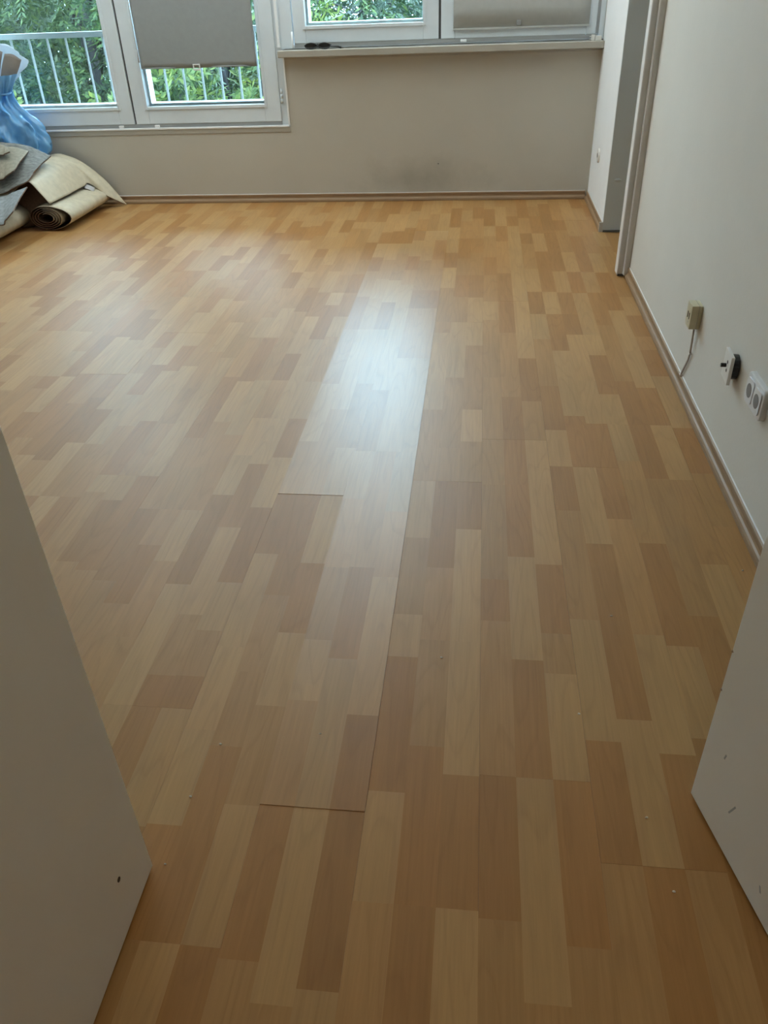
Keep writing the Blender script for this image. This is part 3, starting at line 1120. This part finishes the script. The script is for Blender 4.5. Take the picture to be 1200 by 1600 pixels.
def lino_roll(name, cx, cz, a, b_, y0, y1, turns, flare, label, flare_at=0.0, inner=0.34, thick=0.0035):
    """spiral of sheet lying on the floor, axis along Y, a little flattened."""
    n_ = int(turns * 26)
    pts = []
    for i in range(n_ + 1):
        s = i / n_
        th = math.radians(-100) + 2 * math.pi * (turns * (1 - s))
        f = inner + (1 - inner) * s
        f2 = 1.0
        last = (turns * (1 - s))
        if flare and last < 0.62:
            f2 = 1 + flare * math.sin(math.pi * min(1, (0.62 - last) / 0.62)) ** 1.0
        x = cx + a * f * math.cos(th) * (f2 if math.cos(th) > 0 else 1)
        z = cz + b_ * f * math.sin(th)
        pts.append((x, max(z, 0.003)))
    pts = np.array(pts)
    d = np.gradient(pts, axis=0)
    nrm = np.stack([d[:, 1], -d[:, 0]], 1)
    nrm /= np.linalg.norm(nrm, axis=1, keepdims=True) + 1e-9
    cen = np.array([cx, cz])
    sign = np.sign(((pts - cen) * nrm).sum(1))
    sign[sign == 0] = 1
    nrm *= sign[:, None]
    inn = pts - nrm * thick
    ys = np.linspace(y0, y1, 9)
    bm = bmesh.new()
    A = [[bm.verts.new((p[0] + .004 * noise.noise(Vector((p[0] * 6, y * 4, p[1] * 6))), y, max(p[1], .0015))) for p in pts] for y in ys]
    B = [[bm.verts.new((p[0], y, max(p[1], .0030))) for p in inn] for y in ys]
    rim = []
    for j in range(len(ys) - 1):
        for i in range(n_):
            bm.faces.new((A[j][i], A[j][i + 1], A[j + 1][i + 1], A[j + 1][i]))
            rim.append(bm.faces.new((B[j][i], B[j + 1][i], B[j + 1][i + 1], B[j][i + 1])))
        for i in (0, n_):
            rim.append(bm.faces.new((A[j][i], A[j + 1][i], B[j + 1][i], B[j][i])))
    for i in range(n_):
        for j in (0, len(ys) - 1):
            rim.append(bm.faces.new((A[j][i], A[j][i + 1], B[j][i + 1], B[j][i])))
    bmesh.ops.recalc_face_normals(bm, faces=bm.faces[:])
    for f in bm.faces:
        f.smooth = True
    for f in rim:
        f.smooth = False
        f.material_index = 1
    me = bpy.data.meshes.new(name)
    bm.to_mesh(me)
    bm.free()
    me.materials.append(MAT['lino'])
    me.materials.append(MAT['lino_edge'])
    o = mesh_obj(name, me, None)
    tag(o, label, 'lino roll', 'rolls of old lino')
    return o


lino_roll('lino_roll', -2.600, 0.078, 0.118, 0.074, 4.705, 5.30, 4.6, 0.42,
          'loosely coiled tan lino roll showing its spiral end on the floor')
lino_roll('lino_roll', -2.872, 0.074, 0.128, 0.070, 3.55, 4.855, 3.4, 0.0,
          'tan lino roll cut off by the photo\'s left edge, under the hanging felt')

# draped sheet over the coiled roll
gc = [
    [(-2.93, 4.715, .10), (-2.83, 4.715, .185), (-2.735, 4.715, .255), (-2.660, 4.715, .285), (-2.606, 4.715, .225), (-2.560, 4.715, .158)],
    [(-2.93, 4.88, .23), (-2.83, 4.88, .292), (-2.745, 4.88, .318), (-2.650, 4.88, .298), (-2.592, 4.88, .232), (-2.550, 4.88, .160)],
    [(-2.88, 5.04, .31), (-2.81, 5.04, .330), (-2.745, 5.04, .331), (-2.642, 5.04, .298), (-2.582, 5.04, .232), (-2.541, 5.04, .162)],
    [(-2.80, 5.16, .335), (-2.76, 5.16, .336), (-2.715, 5.16, .328), (-2.634, 5.16, .294), (-2.572, 5.16, .228), (-2.536, 5.16, .164)],
    [(-2.79, 5.225, .335), (-2.755, 5.225, .334), (-2.710, 5.225, .326), (-2.626, 5.225, .290), (-2.560, 5.225, .224), (-2.528, 5.225, .166)],
    [(-2.79, 5.25, .333), (-2.755, 5.25, .332), (-2.710, 5.25, .324), (-2.615, 5.25, .287), (-2.500, 5.25, .190), (-2.440, 5.25, .085)],
    [(-2.78, 5.345, .330), (-2.75, 5.345, .330), (-2.710, 5.345, .320), (-2.615, 5.345, .284), (-2.480, 5.345, .175), (-2.356, 5.345, .006)],
]
lc = sheet('lino_sheet', gc, 0.004, MAT['lino'], MAT['lino_edge'], None, 56, 34, 0.003, 5, 0.0)
tag(lc, 'stiff tan lino sheet arched over the coiled roll with a torn end', 'lino sheet')
sheet('torn_scrap', [[(-2.555, 5.205, .170), (-2.52, 5.205, .160), (-2.492, 5.215, .142)],
                     [(-2.550, 5.17, .150), (-2.515, 5.17, .140), (-2.490, 5.18, .122)]], 0.004, MAT['paper'], MAT['lino_edge'], lc, 5, 8)

# dark sheet added to stand for the shade in the hollow under the arch
ul = sheet('hollow_shade_sheet', [[(-2.99, 4.80, .004), (-2.88, 4.79, .004), (-2.755, 4.785, .004), (-2.742, 4.785, .006)],
                              [(-2.99, 4.84, .10), (-2.86, 4.83, .12), (-2.745, 4.815, .14), (-2.600, 4.81, .166)],
                              [(-2.97, 4.90, .20), (-2.84, 4.88, .235), (-2.715, 4.86, .262), (-2.618, 4.85, .235)]], 0.006,
           MAT['lino_edge'], MAT['lino_edge'], None, 12, 18, 0.002, 6)
tag(ul, 'dark brown sheet standing for the shade in the hollow under the arched lino sheet', 'underlay')

# felt underlay offcuts
f1 = sheet('felt_sheet', [
    [(-3.205, 5.050, 0.481), (-2.962, 5.050, 0.451), (-2.782, 5.050, 0.425), (-2.652, 5.050, 0.366)],
    [(-3.144, 4.860, 0.352), (-2.897, 4.860, 0.348), (-2.753, 4.860, 0.346), (-2.645, 4.860, 0.345)],
    [(-3.103, 4.700, 0.218), (-2.852, 4.700, 0.222), (-2.761, 4.700, 0.252), (-2.653, 4.700, 0.292)],
], 0.007, MAT['felt_grey'], MAT['lino_edge'], None, 20, 34, 0.004, 1, 0.005)
tag(f1, 'large fibrous dark grey felt sheet draped over the lino pile', 'felt', 'felt offcuts')
f2 = sheet('felt_sheet', [
    [(-3.180, 4.990, 0.470), (-2.938, 4.990, 0.440), (-2.837, 4.990, 0.430), (-2.756, 4.990, 0.406)],
    [(-3.116, 4.830, 0.388), (-2.879, 4.830, 0.372), (-2.815, 4.830, 0.373), (-2.738, 4.830, 0.378)],
    [(-3.090, 4.710, 0.275), (-2.835, 4.710, 0.296), (-2.787, 4.710, 0.318), (-2.728, 4.710, 0.348)],
], 0.006, MAT['felt_tan'], MAT['lino_edge'], None, 16, 26, 0.004, 2, 0.003)
tag(f2, 'brownish felt offcut lying on top of the dark grey felt', 'felt', 'felt offcuts')
f3 = sheet('felt_sheet', [
    [(-3.140, 4.940, 0.492), (-2.895, 4.930, 0.456), (-2.864, 4.925, 0.448), (-2.847, 4.920, 0.440)],
    [(-3.126, 4.840, 0.430), (-2.869, 4.840, 0.414), (-2.831, 4.840, 0.420), (-2.797, 4.845, 0.430)],
], 0.006, MAT['felt_tan'], MAT['lino_edge'], None, 10, 16, 0.002, 3, 0.002)
tag(f3, 'topmost small felt corner at the photo\'s left edge below the blue sack', 'felt', 'felt offcuts')
f4 = sheet('felt_sheet', [
    [(-3.000, 4.640, 0.235), (-2.826, 4.660, 0.216), (-2.736, 4.660, 0.240), (-2.643, 4.660, 0.268)],
    [(-2.940, 4.500, 0.205), (-2.753, 4.500, 0.195), (-2.685, 4.500, 0.215), (-2.617, 4.500, 0.240)],
    [(-2.840, 4.300, 0.175), (-2.660, 4.300, 0.142), (-2.622, 4.300, 0.167), (-2.568, 4.310, 0.212)],
], 0.006, MAT['felt_blue'], MAT['lino_edge'], None, 16, 22, 0.003, 4, 0.003)
tag(f4, 'pale blue-grey felt strip hanging down over the left lino roll', 'felt', 'felt offcuts')

# blue sack
prof = [(0.004, .16), (0.02, .22), (0.10, .255), (0.20, .262), (0.30, .275), (0.37, .318), (0.44, .322), (0.52, .297),
        (0.59, .245), (0.64, .175), (0.68, .118), (0.705, .098), (0.73, .102), (0.765, .120), (0.80, .136)]
axis = [(-3.09, 5.235)] * 9 + [(-3.07, 5.235), (-3.03, 5.23), (-3.005, 5.225), (-2.995, 5.22), (-2.99, 5.22), (-2.985, 5.22)]
bm = bmesh.new()
NS, NR = 160, 120
pz = catmull([(p[0], p[1], 0) for p in prof], NR)
px_ = catmull([(a_[0], a_[1], 0) for a_ in axis], NR)
rings_ = []
for i in range(NR):
    z, r0 = pz[i][0], max(pz[i][1], .02)
    row = []
    for k in range(NS):
        th = 2 * math.pi * k / NS
        cx_, cy_ = px_[i][0], px_[i][1]
        # crumple: ridged noise stretched downwards, tighter at the neck
        q = Vector((math.cos(th) * 2.6, math.sin(th) * 2.6, z * 3.2 + 3))
        rid = 1 - abs(noise.noise(Vector((q.x * .8 + q.z * .7, q.y * .8, q.z * 1.5 - q.x * .5))))
        rid2 = 1 - abs(noise.noise(q * 3.9 + Vector((5, 1, 2))))
        nk = max(0, min(1, (z - .58) / .1))
        fold = math.sin(th * 13 + 2 * noise.noise(q)) * 0.085 * nk
        rid3 = 1 - abs(noise.noise(Vector((q.x * 2.2 + q.z, q.y * 2.2, q.z * 6.5)) + Vector((1, 7, 3))))
        rr = r0 * (1 + 0.34 * (rid - .75) * (1 - nk * .6) + 0.08 * (rid2 - .75) + 0.035 * (rid3 - .75) + fold)
        x = cx_ + rr * math.cos(th)
        y = cy_ + (rr * 0.46 + (rr - r0) * .9) * math.sin(th) * (1 + .6 * nk)
        x = max(x, XL + .006)
        y = min(y, YF - .02)
        row.append(bm.verts.new((x, y, z + 0.006 * noise.noise(q * 2))) if i else bm.verts.new((x, y, 0.002)))
    rings_.append(row)
for a_, c_ in zip(rings_[:-1], rings_[1:]):
    for k in range(NS):
        bm.faces.new((a_[k], a_[(k + 1) % NS], c_[(k + 1) % NS], c_[k]))
bm.faces.new(rings_[0][::-1])
sack = obj('plastic_sack', bm, MAT['blue_film'], None, True)
tag(sack, 'crumpled shiny blue plastic sack standing in the corner by the low window', 'sack')
bm = bmesh.new()
tube(bm, [(-3.005 + .104 * math.cos(a_), 5.225 + .084 * math.sin(a_), .703 + .006 * math.sin(3 * a_)) for a_ in
          [k * 2 * math.pi / 24 for k in range(25)]], 0.006, 8)
obj('tie_band', bm, MAT['blue_film'], sack, True)

# board and film sticking out of the sack
cb = empty('cardboard_piece', (-2.92, 5.11, 0.72))
tag(cb, 'bent grey-brown cardboard sticking out of the blue sack', 'cardboard')
s_ = sheet('flap', [[(-3.053, 5.215, 0.716), (-3.003, 5.195, 0.716), (-2.963, 5.200, 0.716)],
                    [(-3.053, 5.215, 0.836), (-2.983, 5.200, 0.841), (-2.918, 5.210, 0.841)],
                    [(-3.023, 5.215, 0.951), (-2.933, 5.205, 0.941), (-2.883, 5.220, 0.921)]], 0.005, MAT['cardboard'], MAT['cardboard'], None, 10, 10)
adopt(s_, cb)
s_ = sheet('flap', [[(-2.958, 5.205, 0.716), (-2.928, 5.215, 0.716), (-2.908, 5.235, 0.716)],
                    [(-2.913, 5.215, 0.836), (-2.873, 5.225, 0.831), (-2.833, 5.250, 0.816)],
                    [(-2.875, 5.225, 0.911), (-2.833, 5.240, 0.906), (-2.801, 5.265, 0.874)]], 0.005, MAT['paper'], MAT['cardboard'], None, 10, 10)
adopt(s_, cb)
wfilm = sheet('plastic_film', [[(-3.053, 5.250, 0.736), (-2.983, 5.260, 0.736), (-2.933, 5.265, 0.736), (-2.908, 5.265, 0.736)],
                               [(-3.033, 5.255, 0.856), (-2.933, 5.275, 0.856), (-2.833, 5.280, 0.851), (-2.785, 5.270, 0.831)],
                               [(-3.003, 5.235, 0.956), (-2.913, 5.270, 0.946), (-2.823, 5.285, 0.918), (-2.757, 5.270, 0.874)]],
              0.0015, MAT['white_film'], MAT['white_film'], None, 30, 44, 0.03, 9, 0.012)
tag(wfilm, 'crumpled clear white plastic film behind the cardboard in the sack', 'plastic film')

# ------------------------------------------------------------------ added fill lamps: unseen pendant bowls that bounce light off the ceiling
LAMP_Z = 1.58


def pendant(x, y, watts, label):
    pl_ = empty('fill_pendant', (x, y, LAMP_Z))
    tag(pl_, label, 'fill lamp', 'added fill pendants by the windows')
    bm = bmesh.new()
    prof_ = [(0.0, -.10), (.06, -.098), (.12, -.085), (.17, -.058), (.205, -.02), (.22, .02), (.214, .02), (.198, -.018), (.164, -.053),
             (.115, -.079), (.058, -.091), (0.0, -.093)]
    vs = [bm.verts.new((p[0], 0, p[1])) for p in prof_]
    es_ = [bm.edges.new((a_, c_)) for a_, c_ in zip(vs[:-1], vs[1:])]
    bmesh.ops.spin(bm, geom=vs + es_, cent=(0, 0, 0), axis=(0, 0, 1), angle=2 * math.pi, steps=36, use_duplicate=False)
    bmesh.ops.remove_doubles(bm, verts=bm.verts[:], dist=0.0005)
    bmesh.ops.recalc_face_normals(bm, faces=bm.faces[:])
    obj('bowl', bm, MAT['bead'], pl_, True)
    for k in range(3):
        a_ = k * 2 * math.pi / 3
        bm = bmesh.new()
        tube(bm, [(.212 * math.cos(a_), .212 * math.sin(a_), .02), (0, 0, .40)], .002, 6)
        obj('suspension_wire', bm, MAT['steel'], pl_, True)
    bm = bmesh.new()
    tube(bm, [(0, 0, .40), (0, 0, ZC - LAMP_Z - .03)], .004, 8)
    obj('cord', bm, MAT['white_plastic'], pl_, True)
    bm = bmesh.new()
    tube(bm, [(0, 0, ZC - LAMP_Z - .04), (0, 0, ZC - LAMP_Z)], [.03, .05], 20)
    obj('canopy', bm, MAT['white_plastic'], pl_, True)
    ld = bpy.data.lights.new('bowl_fill_light', 'AREA')
    ld.shape = 'DISK'
    ld.size = 0.30
    ld.energy = watts
    ld.color = (0.84, 0.96, 1.0)
    lo_ = bpy.data.objects.new('bowl_fill_light', ld)
    COL.objects.link(lo_)
    lo_.parent = pl_
    lo_.location = (0, 0, 0.0)
    lo_.rotation_euler = (math.pi, 0, 0)


HALL_FILL = 19.0
pendant(-2.45, 5.02, 58, 'added fill lamp, an unseen white bowl pendant in front of the low window')
pendant(-0.7, 5.05, 76, 'added fill lamp, an unseen white bowl pendant in front of the raised window')

# added warm fill lamp in the hall, unseen behind the viewer
hl = empty('hall_fill_lamp', (0.15, -0.85, ZC))
tag(hl, 'added round opal fill lamp, unseen in the hall behind the doorway', 'fill lamp')
bm = bmesh.new()
bmesh.ops.create_cone(bm, cap_ends=True, segments=32, radius1=.17, radius2=.17, depth=.02, matrix=Matrix.Translation((0, 0, -.01)))
obj('base', bm, MAT['white_plastic'], hl)
m, nt, b = new_mat('opal_fill_glow')
b.inputs['Base Color'].default_value = (.8, .78, .72, 1)
b.inputs['Emission Color'].default_value = (1.0, 0.75, 0.46, 1)
b.inputs['Emission Strength'].default_value = HALL_FILL
bm = bmesh.new()
bmesh.ops.create_uvsphere(bm, u_segments=32, v_segments=16, radius=.16, matrix=Matrix.Translation((0, 0, -.02)) @ Matrix.Diagonal((1, 1, .45, 1)))
obj('opal_shade', bm, m, hl, True)

# ------------------------------------------------------------------ crumbs on the floor
for (x, y, s) in ((-0.464, 0.967, .0032), (-0.486, 0.847, .003), (-0.049, 1.232, .0028), (0.229, 1.096, .0028), (0.329, 1.391, .003),
                  (0.322, 0.87, .003), (0.343, 0.738, .003), (-0.275, 1.007, .0025), (0.663, 1.578, .003), (-0.488, 0.715, .0022)):
    bm = bmesh.new()
    s *= .85
    bmesh.ops.create_icosphere(bm, subdivisions=1, radius=s, matrix=Matrix.Translation((x, y, s * .55)) @ Matrix.Diagonal((1.2, .8, .7, 1)))
    for v in bm.verts:
        v.co += Vector(noise.noise_vector(v.co * 900)) * s * .3
    o = obj('plaster_crumb', bm, MAT['crumb'])
    tag(o, 'tiny pale plaster crumb lying loose on the laminate floor', 'crumb', 'crumbs scattered on the floor')

# ------------------------------------------------------------------ outside: railing
rl = empty('railing', (-2.2, 5.66, 0.30))
tag(rl, 'white metal balcony railing with thin upright bars outside the low window', 'railing')
for nm, z0, z1, yy in (('top_rail', .962, .994, .022), ('bottom_rail', .30, .325, .012)):
    o = box_obj(nm, (-3.6, 5.66 - yy, z0), (-1.06, 5.66 + yy, z1), MAT['rail'], None, .003)
    adopt(o, rl)
bm = bmesh.new()
tube(bm, [(0, 0, 0), (0, 0, .64)], .0075, 8)
me_bar = bpy.data.meshes.new('bar')
bm.to_mesh(me_bar)
bm.free()
me_bar.materials.append(MAT['rail'])
for k in range(-4, 16):
    x = -3.05 + .1245 * k
    if x < -3.58 or x > -1.08:
        continue
    o = bpy.data.objects.new('bar', me_bar)
    COL.objects.link(o)
    o.parent = rl
    o.location = (x + 2.2, 0, .0255)

# ------------------------------------------------------------------ outside: trees
LEAF_A = leaf_mat('leaf_green', [(0.0, (0.0181, 0.0393, 0.0186)), (0.5, (0.0397, 0.0718, 0.0283)), (1.0, (0.0817, 0.1151, 0.0343))])
LEAF_B = leaf_mat('leaf_bluegreen', [(0.0, (0.0255, 0.0470, 0.0343)), (0.5, (0.0509, 0.0784, 0.0532)), (1.0, (0.0906, 0.1110, 0.0655))])
LEAF_C = leaf_mat('leaf_yellowgreen', [(0.0, (0.0363, 0.0653, 0.0186)), (0.5, (0.0817, 0.1174, 0.0312)), (1.0, (0.1541, 0.1698, 0.0375))])


def foliage_mesh(name, centers, radii, n_sprigs, leaf_len, leaf_w, seed):
    """pinnate sprigs: 9 pointed leaflets each, spread over ellipsoid shells."""
    r = np.random.default_rng(seed)
    centers = np.array(centers, float)
    radii = np.array(radii, float)
    vol = radii.prod(1)
    idx = r.choice(len(centers), n_sprigs, p=vol / vol.sum())
    d = r.normal(size=(n_sprigs, 3))
    d /= np.linalg.norm(d, axis=1, keepdims=True)
    rad = r.uniform(0.45, 1.0, n_sprigs) ** 0.6
    base = centers[idx] + d * radii[idx] * rad[:, None]
    # sprig axis: outward and drooping
    ax = d + r.normal(scale=.45, size=(n_sprigs, 3)) + np.array([0, 0, -.25])
    ax /= np.linalg.norm(ax, axis=1, keepdims=True)
    up = r.normal(size=(n_sprigs, 3)) * .5 + np.array([0, 0, 1.0])
    sd = np.cross(ax, up)
    sd /= np.linalg.norm(sd, axis=1, keepdims=True) + 1e-9
    nr = np.cross(sd, ax)
    NL = 9
    V = np.zeros((n_sprigs, NL, 4, 3))
    L = leaf_len * r.uniform(.7, 1.25, n_sprigs)
    for k in range(NL):
        t = (k // 2 + 1) / 5.0
        side = 0.0 if k == NL - 1 else (1.0 if k % 2 else -1.0)
        root = base + ax * (L * 2.0 * t)[:, None] + nr * (-.5 * L * t * t)[:, None]
        dirv = ax * .75 + sd * side * .85 + nr * r.uniform(-.45, .2, n_sprigs)[:, None]
        dirv /= np.linalg.norm(dirv, axis=1, keepdims=True)
        wv = np.cross(dirv, nr)
        wv /= np.linalg.norm(wv, axis=1, keepdims=True) + 1e-9
        w = leaf_w * r.uniform(.8, 1.25, n_sprigs)
        V[:, k, 0] = root
        V[:, k, 1] = root + dirv * (L * .45)[:, None] + wv * w[:, None] * .5
        V[:, k, 2] = root + dirv * L[:, None]
        V[:, k, 3] = root + dirv * (L * .45)[:, None] - wv * w[:, None] * .5
    V = V.reshape(-1, 3)
    nf = n_sprigs * NL
    me = bpy.data.meshes.new(name)
    me.vertices.add(len(V))
    me.vertices.foreach_set('co', V.astype(np.float32).ravel())
    me.loops.add(nf * 4)
    me.loops.foreach_set('vertex_index', np.arange(nf * 4, dtype=np.int32))
    me.polygons.add(nf)
    me.polygons.foreach_set('loop_start', np.arange(0, nf * 4, 4, dtype=np.int32))
    me.update(calc_edges=True)
    return me


def tree(name, x, y, ground, trunk_h, blobs, n_sprigs, leaf, mat, label, cat, seed, trunk_r=.09):
    o = empty(name, (x, y, ground))
    tag(o, label, cat, 'greenery outside the windows')
    rr = random.Random(seed)
    bm = bmesh.new()
    pts = [(0, 0, 0)]
    for k in range(1, 7):
        pts.append((rr.uniform(-.06, .06) * k * .5, rr.uniform(-.06, .06) * k * .5, trunk_h * k / 6))
    tube(bm, pts, [trunk_r * (1 - .11 * k) for k in range(7)], 10)
    tk = obj('trunk', bm, MAT['bark'], o, True)
    bm = bmesh.new()
    for (bx, by, bz, _, _, rz) in blobs:
        k = rr.randint(2, 5)
        p0 = Vector(pts[k])
        p1 = Vector((bx - x, by - y, bz - ground))
        mid = (p0 + p1) / 2 + Vector((rr.uniform(-.2, .2), rr.uniform(-.2, .2), .15))
        tube(bm, [p0, mid, p1, p1 + Vector((rr.uniform(-.3, .3), rr.uniform(-.3, .3), rz * .6))], [.035, .024, .014, .005], 6)
    obj('branches', bm, MAT['bark'], tk, True)
    me = foliage_mesh('foliage', [(b_[0] - x, b_[1] - y, b_[2] - ground) for b_ in blobs], [b_[3:] for b_ in blobs],
                      n_sprigs, leaf[0], leaf[1], seed)
    fo = mesh_obj('foliage', me, mat, o)
    fo['kind'] = 'stuff'
    return o


GR = -4.2


def blobs_for(x, y, z0, z1, rx, n_, seed):
    r = random.Random(seed)
    out = []
    for k in range(n_):
        out.append((x + r.uniform(-rx, rx), y + r.uniform(-.7, .7), z0 + (z1 - z0) * (k + r.random()) / n_,
                    r.uniform(.55, .95), r.uniform(.5, .8), r.uniform(.5, .85)))
    return out


# tall leafy trees in front of the low window
tree('leafy_tree', -5.4, 8.6, GR, 6.5, blobs_for(-5.4, 8.6, -2.6, 2.3, 1.3, 16, 1), 4200, (.085, .024), LEAF_B,
     'tall blue-green leafy tree at the photo\'s left edge behind the railing', 'tree', 21)
tree('leafy_tree', -4.0, 8.9, GR, 6.5, blobs_for(-4.0, 8.9, -2.6, 2.3, 1.2, 16, 2), 4200, (.085, .024), LEAF_A,
     'tall green feathery tree behind the railing bars of the uncovered sash', 'tree', 22)
tree('leafy_bush', -2.5, 8.2, GR, 3.6, blobs_for(-2.5, 8.2, -2.8, 0.55, 1.2, 14, 3), 3400, (.075, .026), LEAF_C,
     'bright green bush seen below the half-drawn roller blind', 'bush', 23)
tree('leafy_bush', -3.6, 7.6, GR, 3.6, blobs_for(-3.6, 7.6, -2.6, 0.2, .9, 10, 4), 2400, (.08, .026), LEAF_C,
     'yellow-green bush close behind the railing beside the blue sack', 'bush', 24)
tree('leafy_tree', -3.2, 11.2, GR, 6.5, blobs_for(-3.6, 11.2, -2.0, 2.2, 2.2, 18, 5), 4200, (.11, .032), LEAF_A,
     'dark green tree standing behind the bright bush', 'tree', 25)
# lower, farther greenery for the raised window
tree('leafy_tree', -1.75, 13.0, GR, 7.0, blobs_for(-1.9, 13.0, -2.2, 1.2, 1.7, 12, 6), 3000, (.10, .034), LEAF_B,
     'slim tree with a dark trunk at left in the raised window', 'tree', 26, .11)
tree('leafy_tree', -0.45, 14.5, GR, 7.5, blobs_for(-0.4, 14.5, -2.2, 1.1, 1.9, 12, 7), 3000, (.11, .036), LEAF_B,
     'slim tree with a bluish trunk at right in the raised window', 'tree', 27, .11)
tree('leafy_bush', -1.1, 11.0, GR, 3.8, blobs_for(-1.1, 11.0, -2.4, 0.15, 1.5, 10, 8), 2400, (.09, .032), LEAF_C,
     'yellow-green bush low in the raised window', 'bush', 28)
tree('leafy_tree', -7.5, 13.0, GR, 7.0, blobs_for(-7.2, 13.0, -2.2, 2.6, 2.2, 16, 9), 3500, (.12, .036), LEAF_B,
     'far blue-green tree behind the tall left tree', 'tree', 29)

tree('leafy_tree', -7.5, 18.0, GR, 6.0, blobs_for(-7.5, 18.0, -3.4, 1.0, 3.4, 26, 10), 3600, (.22, .075), LEAF_B,
     'broad distant tree far behind the railing at left', 'tree', 30)
tree('leafy_tree', -1.5, 19.0, GR, 6.0, blobs_for(-1.6, 19.0, -3.4, 0.35, 3.2, 26, 11), 3600, (.22, .075), LEAF_B,
     'broad distant tree behind the slim trunks in the raised window', 'tree', 31)

gr = box_obj('ground', (-40, 5.8, GR - .2), (40, 60, GR), MAT['grass'])
struct(gr, 'grassy ground far below the windows', 'ground')
ow = box_obj('wall_outside', (-8, YF + WT, -5), (8, YF + WT + .02, -0.05), MAT['wall'])
struct(ow, 'outside wall below the windows', 'wall')
